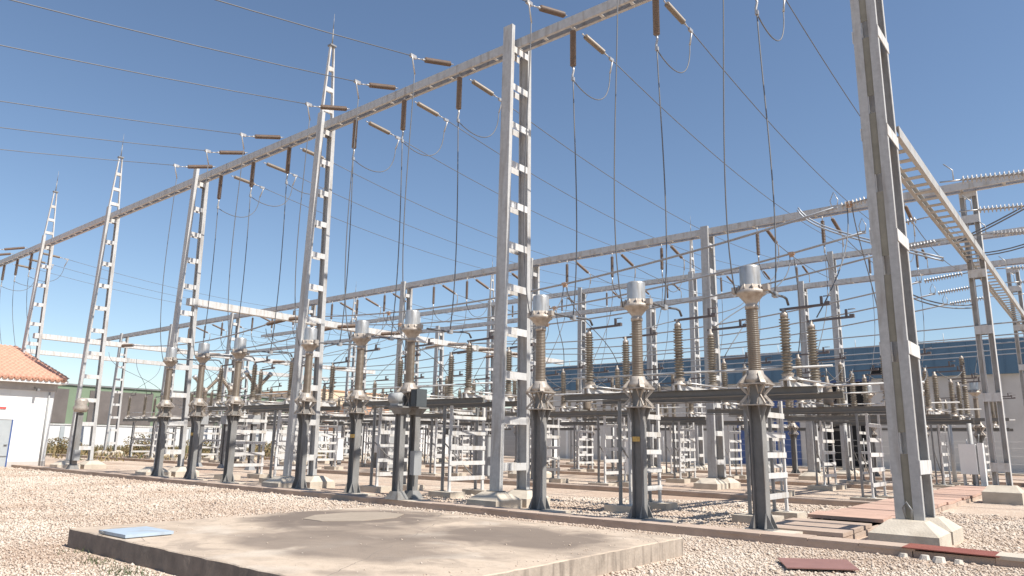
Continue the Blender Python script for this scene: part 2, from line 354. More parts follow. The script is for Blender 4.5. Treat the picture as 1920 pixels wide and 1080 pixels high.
# crossing trench (along y): individual lids
mb = MB(conc2); mb.box((-5.33, 18.3, 0.02), (0.12, 9.2, 0.16)); mb.box((-3.92, 18.3, 0.02), (0.12, 9.2, 0.16)); mb.use(dark).box((-4.63, 18.3, 0.0), (1.27, 9.1, 0.03))
mb.use(conc2).box((-5.33, 31.5, 0.02), (0.12, 17, 0.16)); mb.box((-3.92, 31.5, 0.02), (0.12, 17, 0.16)); mb.use(dark).box((-4.63, 31.5, 0.0), (1.27, 16.9, 0.03)); struct(mb.build('trench'))
ordn = ['first', 'second', 'third', 'fourth', 'fifth', 'sixth', 'seventh', 'eighth', 'ninth', 'tenth', 'eleventh', 'twelfth', 'thirteenth', 'fourteenth', 'fifteenth', 'sixteenth', 'seventeenth', 'eighteenth', 'nineteenth', 'twentieth']
y = 13.72; i = 0
while y < 36 and i < 20:
    L = 0.72 if i < 8 else 1.3
    if i == 3: y += 0.75
    o = MB(conc2 if i < 3 else pinkc).box((0, 0, 0), (1.50, L-0.03, 0.07)).build('trench_cover')
    o.location = (-4.63+random.uniform(-.04, .04), y+L/2, 0.14+random.uniform(0, .015)+(0.05 if i == 3 else 0)); o.rotation_euler = (0.05 if i == 3 else 0, 0, random.uniform(-.015, .015))
    tag(o, ('worn tan' if i < 3 else 'pinkish')+' concrete lid, %s from the camera along the crossing trench' % ordn[i] if i != 3 else 'tilted pinkish concrete lid just behind the dark open gap of the trench', 'trench cover', 'concrete lids over the crossing cable trench')
    y += L; i += 1

# ------------------------------------------------------------ big concrete slab, its lid and patch
def slab_material():
    m = mat('slab_concrete', (0.50, 0.405, 0.315), 0.95, 0, 0.10, 7, 0.35, 50, rv=0, spec=0.2)
    n = m.node_tree.nodes; l = m.node_tree.links; b = n['Principled BSDF']; tc = n.new('ShaderNodeTexCoord')
    cur = b.inputs['Base Color'].links[0].from_socket
    def layer(cur, scale, detail, p0, p1, col, amt, mscale=(1, 1, 1), dist=0.0):
        mp = n.new('ShaderNodeMapping'); mp.inputs['Scale'].default_value = mscale; mp.inputs['Location'].default_value = (scale*3.1, 2.7, 0); l.new(tc.outputs['Object'], mp.inputs[0])
        no = n.new('ShaderNodeTexNoise'); no.inputs['Scale'].default_value = scale; no.inputs['Detail'].default_value = detail; no.inputs['Distortion'].default_value = dist; l.new(mp.outputs[0], no.inputs['Vector'])
        r = n.new('ShaderNodeValToRGB'); r.color_ramp.elements[0].position = p0; r.color_ramp.elements[1].position = p1; l.new(no.outputs['Fac'], r.inputs[0])
        mu = n.new('ShaderNodeMath'); mu.operation = 'MULTIPLY'; mu.inputs[1].default_value = amt; l.new(r.outputs[0], mu.inputs[0])
        mx = n.new('ShaderNodeMixRGB'); mx.inputs[2].default_value = (*col, 1); l.new(mu.outputs[0], mx.inputs[0]); l.new(cur, mx.inputs[1]); return mx.outputs[0]
    cur = layer(cur, 0.42, 3, 0.50, 0.64, (0.25, 0.20, 0.16), 0.5, (1.0, 1.5, 1), 0.4)  # broad soft shadow painted across the slab together with stains
    cur = layer(cur, 1.5, 6, 0.50, 0.68, (0.22, 0.18, 0.15), 0.55, (1, 1.4, 1), 0.8)
    cur = layer(cur, 0.9, 5, 0.56, 0.66, (0.56, 0.49, 0.41), 0.5, (1.2, 1, 1), 0.3)
    cur = layer(cur, 30, 3, 0.60, 0.75, (0.22, 0.18, 0.15), 0.5)
    for cxy, sc_, amt in (((-10.6, 8.5, 0.26), (0.42, 0.38, 0.3), 0.95), ((-7.0, 8.8, 0.26), (0.45, 0.62, 0.3), 0.85), ((-8.3, 6.4, 0.26), (0.34, 0.62, 0.3), 0.7), ((-9.6, 7.4, 0.26), (0.3, 0.9, 0.3), 0.5)):  # soft dark ovals: cast shadows worked into the concrete colour
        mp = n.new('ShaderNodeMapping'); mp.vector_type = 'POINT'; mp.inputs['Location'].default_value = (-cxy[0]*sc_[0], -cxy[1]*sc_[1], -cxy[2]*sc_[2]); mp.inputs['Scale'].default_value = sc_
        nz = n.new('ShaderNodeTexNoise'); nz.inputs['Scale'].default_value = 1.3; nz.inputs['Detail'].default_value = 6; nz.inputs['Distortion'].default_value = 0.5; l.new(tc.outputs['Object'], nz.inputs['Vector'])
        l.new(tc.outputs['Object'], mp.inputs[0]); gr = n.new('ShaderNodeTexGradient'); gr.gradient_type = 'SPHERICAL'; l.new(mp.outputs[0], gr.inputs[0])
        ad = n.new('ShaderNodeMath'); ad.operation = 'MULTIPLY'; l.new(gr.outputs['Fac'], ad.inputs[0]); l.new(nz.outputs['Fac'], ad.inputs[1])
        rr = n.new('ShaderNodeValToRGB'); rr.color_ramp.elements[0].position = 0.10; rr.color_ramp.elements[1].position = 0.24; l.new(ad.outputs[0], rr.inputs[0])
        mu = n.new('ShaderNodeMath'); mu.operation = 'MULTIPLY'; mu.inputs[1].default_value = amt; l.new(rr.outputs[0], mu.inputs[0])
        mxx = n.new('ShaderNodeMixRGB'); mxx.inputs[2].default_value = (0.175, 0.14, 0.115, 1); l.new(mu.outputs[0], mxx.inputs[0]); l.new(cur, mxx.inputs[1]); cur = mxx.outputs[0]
    v = n.new('ShaderNodeTexVoronoi'); v.feature = 'DISTANCE_TO_EDGE'; v.inputs['Scale'].default_value = 0.38
    nd = n.new('ShaderNodeTexNoise'); nd.inputs['Scale'].default_value = 2.5; nd.inputs['Detail'].default_value = 5; l.new(tc.outputs['Object'], nd.inputs['Vector'])
    mxv = n.new('ShaderNodeMixRGB'); mxv.inputs[0].default_value = 0.12; l.new(tc.outputs['Object'], mxv.inputs[1]); l.new(nd.outputs['Color'], mxv.inputs[2]); l.new(mxv.outputs[0], v.inputs['Vector'])
    r = n.new('ShaderNodeMath'); r.operation = 'LESS_THAN'; r.inputs[1].default_value = 0.0016; l.new(v.outputs['Distance'], r.inputs[0])
    mx = n.new('ShaderNodeMixRGB'); mx.inputs[2].default_value = (0.22, 0.185, 0.155, 1); l.new(r.outputs[0], mx.inputs[0]); l.new(cur, mx.inputs[1])
    l.new(mx.outputs[0], b.inputs['Base Color']); return m
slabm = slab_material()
def slab():
    x0, x1, y0, y1, z = -12.15, -5.2, 4.55, 10.45, 0.26
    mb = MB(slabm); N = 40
    # slightly crumbly edge outline
    def edge(a, b, n): return [(a[0]+(b[0]-a[0])*i/n+random.uniform(-.02, .012), a[1]+(b[1]-a[1])*i/n+random.uniform(-.012, .02)) for i in range(n)]
    o = edge((x0, y0), (x1, y0), N)+edge((x1, y0), (x1, y1), N)+edge((x1, y1), (x0, y1), N)+edge((x0, y1), (x0, y0), N)
    n = len(o); ins = [(px_+(0.012 if px_ < -8 else -0.012), py_+(0.012 if py_ < 7.5 else -0.012)) for px_, py_ in o]
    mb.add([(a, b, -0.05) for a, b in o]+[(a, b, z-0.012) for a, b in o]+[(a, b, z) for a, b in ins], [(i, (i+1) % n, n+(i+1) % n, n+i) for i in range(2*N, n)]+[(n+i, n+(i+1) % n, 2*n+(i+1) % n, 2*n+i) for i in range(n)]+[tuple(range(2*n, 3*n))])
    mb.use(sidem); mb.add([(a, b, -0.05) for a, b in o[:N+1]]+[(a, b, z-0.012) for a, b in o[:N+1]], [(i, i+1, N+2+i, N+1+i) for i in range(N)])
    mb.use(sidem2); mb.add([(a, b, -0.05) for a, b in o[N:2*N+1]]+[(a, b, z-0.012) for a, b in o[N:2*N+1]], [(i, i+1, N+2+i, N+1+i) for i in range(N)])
    t = mb.build('slab'); return tag(t, 'large low concrete slab with stains and painted shadows on the gravel in the foreground', 'concrete slab')
slab()
mb = MB(mat('patch_concrete', (0.33, 0.27, 0.21), 0.9, 0, 0.10, 5, 0.4, 60))
pts = [(-10.75+0.62*cos(a)*(1.15), 8.75+1.0*sin(a)) for a in [pi/8+i*pi/4 for i in range(8)]]
mb.add([(a, b, 0.258) for a, b in pts]+[(a, b, 0.268) for a, b in pts], [(i, (i+1) % 8, 8+(i+1) % 8, 8+i) for i in range(8)]+[tuple(range(8, 16))])
tag(mb.build('access_cover'), 'eight-sided grey cover set in the back of the concrete slab', 'cover')
r = empty('lid', (-10.78, 4.92, 0.26), 0.02)
MB(bluep).box((0, 0, 0.035), (0.80, 0.66, 0.04)).build('plate', r)
MB(steel_dk).box((0, 0, 0.010), (0.76, 0.62, 0.018)).build('rim', r)
MB(steel_dk).path([(-0.3, -0.345, 0.03), (-0.3, -0.37, 0.05), (-0.2, -0.37, 0.05), (-0.2, -0.345, 0.03)], 0.008).build('handle', r)
tag(r, 'pale blue square metal lid on the corner of the concrete slab', 'lid')
# red plates
o = MB(rustb).box((0, 0, 0), (0.95, 0.62, 0.02)).build('plate'); o.location = (-3.38, 10.78, 0.055); o.rotation_euler = (0.0, 0.0, 0.62)
# exact footprint measured on the ground
o.data.clear_geometry(); o.location = (0, 0, 0); o.rotation_euler = (0, 0, 0)
q = [(-3.57, 10.13), (-2.81, 10.66), (-3.18, 11.45), (-3.96, 10.88)]
o.data.from_pydata([(a, b, 0.045) for a, b in q]+[(a, b, 0.06) for a, b in q], [], [(0, 3, 2, 1), (4, 5, 6, 7), (0, 1, 5, 4), (1, 2, 6, 5), (2, 3, 7, 6), (3, 0, 4, 7)]); o.data.update()
tag(o, 'faded red steel plate lying loose on the foreground gravel', 'steel plate')
o = MB(rust).box((0, 0, 0), (1.25, 0.62, 0.015)).build('plate'); o.location = (-2.12, 13.1, 0.135); o.rotation_euler = (0, 0.01, 0)
tag(o, 'dark red steel plate bridging the gap in the front cable trench', 'steel plate')
wordn = ['big', 'small', 'flat', 'far']
for i, (x_, y_, s_) in enumerate([(-2.72, 12.72, 0.07), (-2.42, 12.66, 0.085), (-2.2, 12.5, 0.10), (-1.98, 12.55, 0.075)]):
    a = [(s_*cos(k*pi/3)*random.uniform(.8, 1.1), s_*0.8*sin(k*pi/3)*random.uniform(.8, 1.1)) for k in range(6)]
    m_ = MB(stone); m_.add([(p_[0], p_[1], 0) for p_ in a]+[(p_[0]*0.7+.01, p_[1]*0.7, s_*0.8) for p_ in a], [(k, (k+1) % 6, 6+(k+1) % 6, 6+k) for k in range(6)]+[tuple(range(6, 12))])
    o = m_.build('stone'); o.location = (x_, y_, 0.01)
    tag(o, 'pale loose stone, %s from the left beside the dark red trench plate' % ordn[i], 'stone', 'loose stones by the front trench')

# ------------------------------------------------------------ gantry columns
def col_parts(H=13.2, yb=0.55, yt=0.25, lw=0.33, ld=0.13, spire=False, H2=16.25, step=1.17, foot=True, tipr=1.4, single=False, m=None):
    m = m or steel; P = []
    if foot:
        for s_ in (-1, 1):
            mb = MB(conc); mb.box((0, s_*0.60, 0.08), (0.96, 1.02, 0.26)); mb.box((0, s_*0.60, 0.30), (0.95, 1.0, 0.19), top=(0.50, 0.40)); P.append(('footing', mb, None))
    def y_at(z, s_): return s_*(yb+(yt-yb)*(z-0.4)/(H-0.4))
    for s_ in (-1, 1):
        top = (H+0.25) if s_ < 0 else H
        mb = MB(m)
        if s_ < 0: mb.bar((0, y_at(0.4, s_), 0.395), (0, y_at(top, s_), top), lw, ld, (1, 0, 0))
        else: mb.ibeam((0, y_at(0.4, s_), 0.395), (0, y_at(top, s_), top), ld+0.02, lw, 0.022, (1, 0, 0))
        mb.use(steel_dk).box((0, y_at(0.4, s_), 0.41), (lw+0.10, ld+0.12, 0.02))
        P.append(('leg', mb, None))
    z = 1.0; k = 0
    while z < H-0.35:
        for xs in (-1, 1):
            mb = MB(steel_lt); yy = y_at(z, 1)
            mb.box((xs*(lw/2-0.012), 0, z), (0.016, 2*yy-ld*0.9, 0.19))
            P.append(('batten', mb, None))
        z += step; k += 1
    if spire:
        for s_ in (-1, 1):
            mb = MB(steel_lt); mb.bar((0, s_*yt, H+0.02 if s_ > 0 else H+0.26), (0, s_*0.07, H2), 0.15, 0.055, (1, 0, 0), 0.10, 0.045); P.append(('mast_leg', mb, None))
        for t in (0.05, 0.35, 0.66):
            zz = H+0.3+(H2-H-0.3)*t; yy = yt+(0.07-yt)*((zz-H)/(H2-H))
            for xs in (-1, 1): P.append(('batten', MB(steel_lt).box((xs*0.055, 0, zz), (0.012, 2*yy-0.03, 0.16)), None))
        mb = MB(steel_dk); mb.box((0, 0, H2+0.03), (0.22, 0.26, 0.06)); P.append(('cap_plate', mb, None))
        mb = MB(steel_dk); mb.tube((0, 0, H2+0.05), (0, 0, H2+0.75), 0.028, 0.022); mb.tube((0, 0, H2+0.75), (0.0, 0, H2+tipr), 0.016, 0.006); P.append(('lightning_rod', mb, None))
    return P

def gcol(kind, x, yc, label, near=True, **kw):
    return place(kind, 'gantry_column', col_parts, (x, yc, 0), label, 'steel column', 'steel gantry columns', near=near, kwargs=kw)
names1 = {1: 'tall grey ladder-like steel column in mid picture, carrying the high front beam', 2: 'ladder-like steel column topped by a tall pointed mast, left of centre',
          3: 'plain-topped ladder-like steel column left of centre between two pointed masts', 4: 'pointed-mast steel column beside the tiled house, standing clear of its roof',
          5: 'far left pointed-mast steel column rising behind the tiled roof', 6: 'steel column beyond the left frame edge under the front beam'}
for i in range(1, 6):
    sp = i in (2, 4, 5)
    gcol('g1s' if sp else ('g1w' if i == 1 else 'g1'), GX[i]+(0.05 if i > 1 else 0), 14.95, names1[i], spire=sp, yt=0.38 if i == 1 else 0.24, yb=0.55 if i == 1 else 0.50, lw=0.33 if i == 1 else 0.28)

# corner column of four legs
def corner_parts(H=13.4, foot=True):
    P = []
    for s_ in (-1, 1):
        mb = MB(conc); mb.box((0.0, s_*0.62, 0.08), (1.06, 1.06, 0.28)); mb.box((0.0, s_*0.62, 0.32), (1.05, 1.04, 0.20), top=(0.56, 0.42)); P.append(('footing', mb, None))
    for s_ in (-1, 1):
        for xs in (-1, 1):
            mb = MB(steel); yb, yt = 0.50, 0.40; xw = 0.143
            f = lambda z: s_*(yb+(yt-yb)*(z/H))
            mb.bar((xs*xw, f(0.4), 0.42), (xs*xw, f(H), H), 0.16, 0.018, (1, 0, 0))                      # web facing y
            for e in (-1, 1): mb.bar((xs*xw+e*0.072, f(0.4)+s_*-0.055, 0.42), (xs*xw+e*0.072, f(H)+s_*-0.055, H), 0.016, 0.09, (1, 0, 0))
            P.append(('leg', mb, None))
    z = 1.3
    while z < H:
        for xs in (-1, 1):
            mb = MB(steel_lt); mb.box((xs*0.232, 0, z), (0.014, 1.02-0.16*z/H, 0.24)); P.append(('batten', mb, None))
        z += 2.1
    z = 0.9
    while z < H:
        mb = MB(olive); mb.box((0.0, -0.47+0.09*z/H, z), (0.125, 0.014, 1.25)); P.append(('shaded_web_plate', mb, None)); z += 1.62
    mb = MB(steel_dk); mb.path([(-0.03, -0.62, 0.44), (-0.06, -0.66, 0.62), (0.0, -0.66, 0.72), (0.07, -0.66, 0.6), (0.05, -0.62, 0.44)], 0.018); P.append(('earthing_loop', mb, None))
    return P
place('corner', 'gantry_column', corner_parts, (-2.93, 14.95, 0), 'massive four-legged grey steel column at right, cut off by the top of the picture', 'steel column', 'steel gantry columns')

# H-shaped columns (legs apart in x) carrying the beam that runs away from the camera
def hcol_parts(H=10.35, w0=0.36, w1=0.36):
    P = []; mb = MB(conc); mb.box((0, 0, 0.15), (1.05, 1.25, 0.4)); mb.box((0, 0, 0.45), (1.03, 1.2, 0.2), top=(0.72, 0.5)); P.append(('footing', mb, None))
    for xs in (-1, 1):
        mb = MB(steel_lt); mb.ibeam((xs*(w0/2), 0, 0.55), (xs*(w1/2), 0, H), 0.30, 0.155, 0.018, (1, 0, 0)); P.append(('leg', mb, None))
    for z in (1.1, 3.3, 5.5, 7.4, 9.3, H-0.12):
        for ys in (-1, 1): P.append(('batten', MB(steel_lt).box((0, ys*0.158, z), (w0+0.14, 0.012, 0.28)), None))
    return P
place('hcol', 'gantry_column', hcol_parts, (-2.97, 28.2, 0), 'H-shaped grey steel column on a concrete base near the right frame edge', 'steel column', 'steel gantry columns')
place('hcol', 'gantry_column', hcol_parts, (-2.97, 42.0, 0), 'H-shaped grey steel column partly cut by the right frame edge, farther back', 'steel column', 'steel gantry columns')
place('hcol', 'gantry_column', hcol_parts, (6.2, 28.2, 0), 'H-shaped steel column just outside the right frame edge', 'steel column', 'steel gantry columns')

# ladder beams
def ladder_beam(name, p, q, half, h, m, step, label, near=True, mb_bat=None, up_=(0, 0, 1), t=0.05, bw=0.09):
    p = Vector(p); q = Vector(q); d = (q-p).normalized(); sd = d.cross(Vector((0, 0, 1))).normalized(); L = (q-p).length
    parts = []
    for s_ in (-1, 1):
        mb = MB(m); o = sd*half*s_
        mb.bar(p+o, q+o, t*0.3, h, sd)                      # web
        for e in (-1, 1): mb.bar(p+o-sd*s_*(t*0.65)+Vector((0, 0, e*(h/2-0.012))), q+o-sd*s_*(t*0.65)+Vector((0, 0, e*(h/2-0.012))), t, 0.02, sd)
        parts.append(('chord', mb, None))
    n = int(L/step)
    for i in range(n):
        c = p+d*(L*(i+0.5)/n); mb = MB(mb_bat or m)
        mb.bar(c-sd*(half-t*0.2)-Vector((0, 0, h/2-0.03)), c+sd*(half-t*0.2)-Vector((0, 0, h/2-0.03)), bw, 0.012, d)
        parts.append(('batten', mb, None))
    for zz in (0,):
        pass
    if near:
        root = empty(name, (0, 0, 0))
        for pn, mb, _ in parts: mb.build(pn, root)
    else:
        big = MB()
        for pn, mb, _ in parts: big.merge(mb)
        root = big.build(name)
    return tag(root, label, 'steel beam', 'horizontal gantry beams')
ladder_beam('gantry_beam', (-62, 14.95, 12.95), (-3.3, 14.95, 12.95), 0.165, 0.27, steel, 0.92, 'long high front beam of steel rungs carrying the brown insulators', mb_bat=steel_lt, t=0.07)
ladder_beam('gantry_beam', (-2.97, 15.62, 7.95), (-2.97, 60, 7.95), 0.27, 0.24, steel_old, 0.62, 'ladder-like beam running away from the big right-hand column', mb_bat=steel_old, t=0.07, bw=0.20)
ladder_beam('gantry_beam', (-75, 27.85, 10.38), (12, 27.85, 10.38), 0.22, 0.26, steel_lt, 1.2, 'second beam row, rising rightwards behind the ribbed insulators', mb_bat=steel, t=0.06)
ladder_beam('gantry_beam', (-75, 39.9, 10.2), (12, 39.9, 10.2), 0.2, 0.24, steel_lt, 1.6, 'third beam row, lowest of the thin distant crossbeams', near=False)
ladder_beam('gantry_beam', (-75, 46.0, 13.15), (12, 46.0, 13.15), 0.25, 0.28, steel_lt, 1.6, 'farthest high beam in front of the blue-topped hall', near=False)
def box_beam(x, z, y1, label):
    r = empty('cross_beam', (x, 15.0, z))
    for i in range(3):
        L = (y1-15)/3
        MB(steel_lt).box((0, L*(i+0.5), 0), (0.34, L-0.02, 0.30)).build('segment', r)
        if i < 2: MB(steel_old).box((0, L*(i+1), 0), (0.42, 0.16, 0.38)).build('joint_plate', r)
    tag(r, label, 'steel beam', 'pale crossbeams running away from the front columns')
box_beam(-30.6, 7.38, 43, 'bright white beam running back from the plain-topped left column')
box_beam(-49.0, 7.35, 41, 'white beam running back from the mast column behind the tiled roof')
box_beam(-58.2, 7.3, 43, 'leftmost white beam passing above the tiled roof')
# rear gantry columns
i = 0
pos = {1: 'behind the middle column', 2: 'left of the middle column'}
def far_parts(**k): return col_parts(**k)
for gi, (yy, H, nm) in enumerate([(27.85, 10.35, 'second'), (39.9, 10.2, 'third'), (46.0, 13.2, 'farthest')]):
    for c in range(1, 8):
        xx = -3.08-9.25*c
        spire = gi == 2 and c in (2, 4, 6)
        near = gi == 0 and c <= 3
        place('far%d%s' % (gi, 'm' if spire else ''), 'gantry_column', col_parts, (xx, yy, 0),
              '%ssteel column under the %s beam row, %s from the right' % ('masted ' if spire else 'grey ', nm, ordn[c]), 'steel column', 'steel gantry columns', near=near,
              kwargs=dict(H=H, yb=0.42, yt=0.26, lw=0.32, ld=0.13, step=1.1, spire=spire, H2=16.2))
# lightning mast at far right
mb = MB(steel_lt); mb.tube((0, 0, 0), (0, 0, 12.6), 0.10, 0.05)

# ------------------------------------------------------------ strain and hanging insulators on the front beam
def rod_ins(p, q, r=0.085, m0=None):
    """links, brown rod, end clamp as parts in world coords"""
    p = Vector(p); q = Vector(q); d = (q-p); L = d.length; d.normalize()
    a = p+d*0.16*1; b = p+d*(L-0.34)
    P = [('rod', MB(m0 or rodm).ribs(a, b, r*0.72, r, int((b-a).length/0.05), 10), None)]
    m = MB(clampm); m.tube(p, a, 0.018); m.tube(b, b+d*0.12, 0.03); m.tube(b+d*0.12, q, 0.016)
    P.append(('link', m, None)); return P
LBL = {0: 'rightmost bay', 1: 'second bay from right', 2: 'third bay from right', 5: 'leftmost bay'}
for b in (0, 1, 2, 5):
    for k in range(3):
        X = px(b, k); ph = PH[k]; bn = BAY[b]
        # front strain
        A = Vector((X, 14.55, 12.98)); E = Vector((X, 13.05, 12.50))
        r = empty('strain_insulator', A); r_ = rod_ins((0, 0, 0), E-A)
        for pn, m_, _ in r_: m_.build(pn, r)
        m_ = MB(clampm); m_.path([E-A, E-A+Vector((0.02, -0.22, 0.02)), E-A+Vector((0.05, -0.22, -0.12)), E-A+Vector((0.03, -0.08, -0.55))], 0.022); m_.box(E-A+Vector((0, -0.16, 0.0)), (0.07, 0.22, 0.10)); m_.build('clamp', r)
        tag(r, 'brown rod insulator before the front beam, %s phase, %s' % (ph, bn), 'insulator', 'brown strain rods on the front beam')
        # incoming line
        pts = []
        for i in range(41):
            d_ = i*2.5; pts.append((X, 12.85-d_, 12.50-0.235*d_+0.00235*d_*d_))
        wire('overhead_wire', pts, 0.014, cond, 'line wire leading from front beam over camera, %s wire, %s' % (ph, bn), 'wire', 'line wires leading over the camera')
        # rear strain
        A = Vector((X, 15.3, 12.80)); E = Vector((X, 16.75, 12.72))
        r = empty('strain_insulator', A)
        for pn, m_, _ in rod_ins((0, 0, 0), E-A, 0.08, porc): m_.build(pn, r)
        m_ = MB(clampm); m_.path([E-A, E-A+Vector((0.0, 0.15, 0.0)), E-A+Vector((0.0, 0.12, -0.14)), E-A+Vector((0.0, 0.0, -0.5))], 0.026); m_.box(E-A+Vector((0, 0.08, -.02)), (0.06, 0.2, 0.09)); m_.build('clamp', r)
        tag(r, 'tan rod insulator behind the front beam, %s phase, %s' % (ph, bn), 'insulator', 'brown strain rods on the front beam')
        wire('overhead_wire', hang((X, 16.9, 12.7), (X, 45.6, 13.0), 0.95, 22), 0.013, cond, 'thin wire stretched back from the front beam, %s wire of the %s' % (ph, bn), 'wire', 'wires between the front and farthest beams')
        # hanging
        A = Vector((X, 14.85, 12.83)); r = empty('hanging_insulator', A)
        m_ = MB(clampm); m_.tube((0, 0, 0), (0, 0, -0.17), 0.018); m_.build('link', r)
        MB(rodm).ribs((0, 0, -0.17), (0, 0, -1.22), 0.065, 0.088, 22, 10).build('rod', r)
        m_ = MB(clampm); m_.path([(0, 0, -1.22), (0.02, 0, -1.35), (-0.02, 0, -1.5), (0.0, 0, -1.62)], 0.03); m_.box((0, 0, -1.6), (0.07, 0.07, 0.10)); m_.build('clamp', r)
        tag(r, 'dark brown insulator hanging straight down under the front beam, %s phase, %s' % (ph, bn), 'insulator', 'hanging insulators under the front beam')
        wire('jumper_wire', bez((X, 16.75, 12.25), (X+0.02, 16.7, 10.9), (X, 15.6, 10.9), (X, 14.86, 11.2)), 0.015, cond, 'slack jumper looping under the front beam, %s phase, %s' % (ph, bn), 'wire', 'slack jumper loops under the front beam')
        if b < 3:
            wire('dropper_wire', bez((X+0.03, 12.95, 11.95), (X+0.02, 12.92, 9.5), (X-0.30, 12.9, 6.0), (X-0.24, 13.42, 4.50), 20), 0.014, cond, 'vertical wire dropping to the silver-capped unit, %s phase, %s' % (ph, bn), 'wire', 'wires dropping to the capped units')
            wire('dropper_wire', bez((X, 14.85, 11.2), (X+0.02, 14.9, 9.0), (X+0.25, 14.8, 6.5), (X+0.06, 14.75, 4.70), 20), 0.016, cond, 'vertical wire dropping from the hanging insulator, %s phase, %s' % (ph, bn), 'wire', 'wires dropping from the hanging insulators')
        else:
            wire('dropper_wire', bez((X, 14.85, 11.2), (X+0.02, 14.9, 9.0), (X+0.25, 15.3, 7.5), (X+0.06, 16, 5.0), 20), 0.016, cond, 'thin wire hanging above the tiled roof, %s of three' % ph, 'wire', 'wires above the tiled roof')

# ------------------------------------------------------------ current transformers
def fins(mb, z0, z1, d):
    for sx, sy in ((1, 1), (1, -1), (-1, 1), (-1, -1)):
        for ax in (0, 1):
            bx, by = sx*0.116, sy*0.10
            o = (sx*0.12, 0) if ax == 0 else (0, sy*0.10)
            t = (0, 0.007) if ax == 0 else (0.007, 0)
            if ax == 1: bx = sx*0.105; by = sy*0.111
            mb.add([(bx-t[0], by-t[1], z0), (bx+o[0]-t[0], by+o[1]-t[1], z0), (bx-t[0], by-t[1], z1), (bx+t[0], by+t[1], z0), (bx+o[0]+t[0], by+o[1]+t[1], z0), (bx+t[0], by+t[1], z1)], [(0, 1, 2), (5, 4, 3), (0, 3, 4, 1), (1, 4, 5, 2), (2, 5, 3, 0)])
def ct_parts(double=False):
    P = []
    mb = MB(conc); mb.box((0.16, 0, 0.06), (0.98, 0.62, 0.17)); P.append(('plinth', mb, None))
    mb = MB(pedm)
    if not double:
        mb.ibeam((0, 0, 0.15), (0, 0, 2.36), 0.22, 0.23, 0.018, (1, 0, 0))
        fins(mb, 0.165, 0.43, 1); fins(mb, 2.36, 2.06, -1)
        mb.box((0, 0, 0.14), (0.50, 0.46, 0.025))
        mb.use(cast).box((0, 0, 2.37), (0.50, 0.44, 0.022))
    else:
        for s_ in (-1, 1):
            mb.ibeam((0, s_*0.26, 0.15), (0, s_*0.26, 2.45), 0.18, 0.22, 0.018, (1, 0, 0))
            mb.box((0, s_*0.26, 0.25), (0.50, 0.38, 0.20), top=(0.28, 0.22))
        mb.box((0, 0, 2.46), (0.55, 0.95, 0.04))
        for s_ in (-1, 1): mb.box((0, s_*0.26, 2.36), (0.28, 0.22, 0.16), top=(0.45, 0.40))
    P.append(('pedestal', mb, None))
    mb = MB(pedm)
    z0 = 2.385 if not double else 2.48
    mb.box((0, 0, z0+0.18), (0.17, 0.17, 0.355))
    mb.use(cast)
    for sx, sy in ((-1, -1), (1, -1), (1, 1), (-1, 1)):
        for za, zb_ in ((z0, z0+0.18), (z0+0.36, z0+0.18)):
            p1, p2, p3 = (sx*0.24, sy*0.21, za), (sx*0.09, sy*0.09, za), (sx*0.10, sy*0.10, zb_)
            mb.bar(p1, (sx*0.11, sy*0.11, zb_), 0.018, 0.05, (sx, -sy, 0)); mb.bar((sx*0.09, sy*0.21, za), (sx*0.09, sy*0.10, zb_), 0.014, 0.035)
    mb.box((0, 0, z0+0.375), (0.54, 0.48, 0.025)); P.append(('spacer', mb, None))
    mb = MB(cast); zb = z0+0.39
    mb.lathe((0, 0, zb), (0, 0, 9), [(0.01, 0), (0.22, 0), (0.22, 0.10), (0.165, 0.16), (0.15, 0.24), (0.01, 0.24)], 14)
    for a in range(4):
        an = pi/4+a*pi/2; c, s_ = cos(an), sin(an)
        mb.add([(c*0.16-s_*0.02, s_*0.16+c*0.02, zb), (c*0.34-s_*0.05, s_*0.34+c*0.05, zb), (c*0.34+s_*0.05, s_*0.34-c*0.05, zb), (c*0.16+s_*0.02, s_*0.16-c*0.02, zb),
                (c*0.14-s_*0.02, s_*0.14+c*0.02, zb+0.22), (c*0.30-s_*0.05, s_*0.30+c*0.05, zb+0.05), (c*0.30+s_*0.05, s_*0.30-c*0.05, zb+0.05), (c*0.14+s_*0.02, s_*0.14-c*0.02, zb+0.22)],
               [(0, 3, 2, 1), (4, 5, 6, 7), (0, 1, 5, 4), (1, 2, 6, 5), (2, 3, 7, 6), (3, 0, 4, 7)])
    P.append(('base', mb, None))
    zi = zb+0.22
    mb = MB(porc); mb.ribs((0, 0, zi), (0, 0, 4.22), 0.112, 0.127, 34, 16, 0.93); P.append(('insulator', mb, None))
    mb = MB(cast); mb.lathe((0, 0, 4.20), (0, 0, 9), [(0.01, 0), (0.125, 0), (0.125, 0.07), (0.105, 0.09), (0.12, 0.13), (0.235, 0.27), (0.275, 0.29), (0.275, 0.35), (0.24, 0.37), (0.215, 0.46), (0.01, 0.46)], 20)
    for a in range(10):
        an = a*2*pi/10+0.2; mb.tube((0.245*cos(an), 0.245*sin(an), 4.53), (0.245*cos(an), 0.245*sin(an), 4.66), 0.016, n=6)
    for sx in (-1, 1):
        mb.tube((sx*0.2, 0, 4.60), (sx*0.34, 0.0, 4.60), 0.035); mb.box((sx*0.31, 0, 4.60), (0.10, 0.13, 0.12))
    P.append(('head', mb, None))
    mb = MB(alu); mb.lathe((0, 0, 4.6), (0, 0, 9), [(0.205, 0.0), (0.198, 0.06), (0.195, 0.41), (0.185, 0.445), (0.15, 0.46), (0.001, 0.465)], 24); P.append(('cap', mb, None))
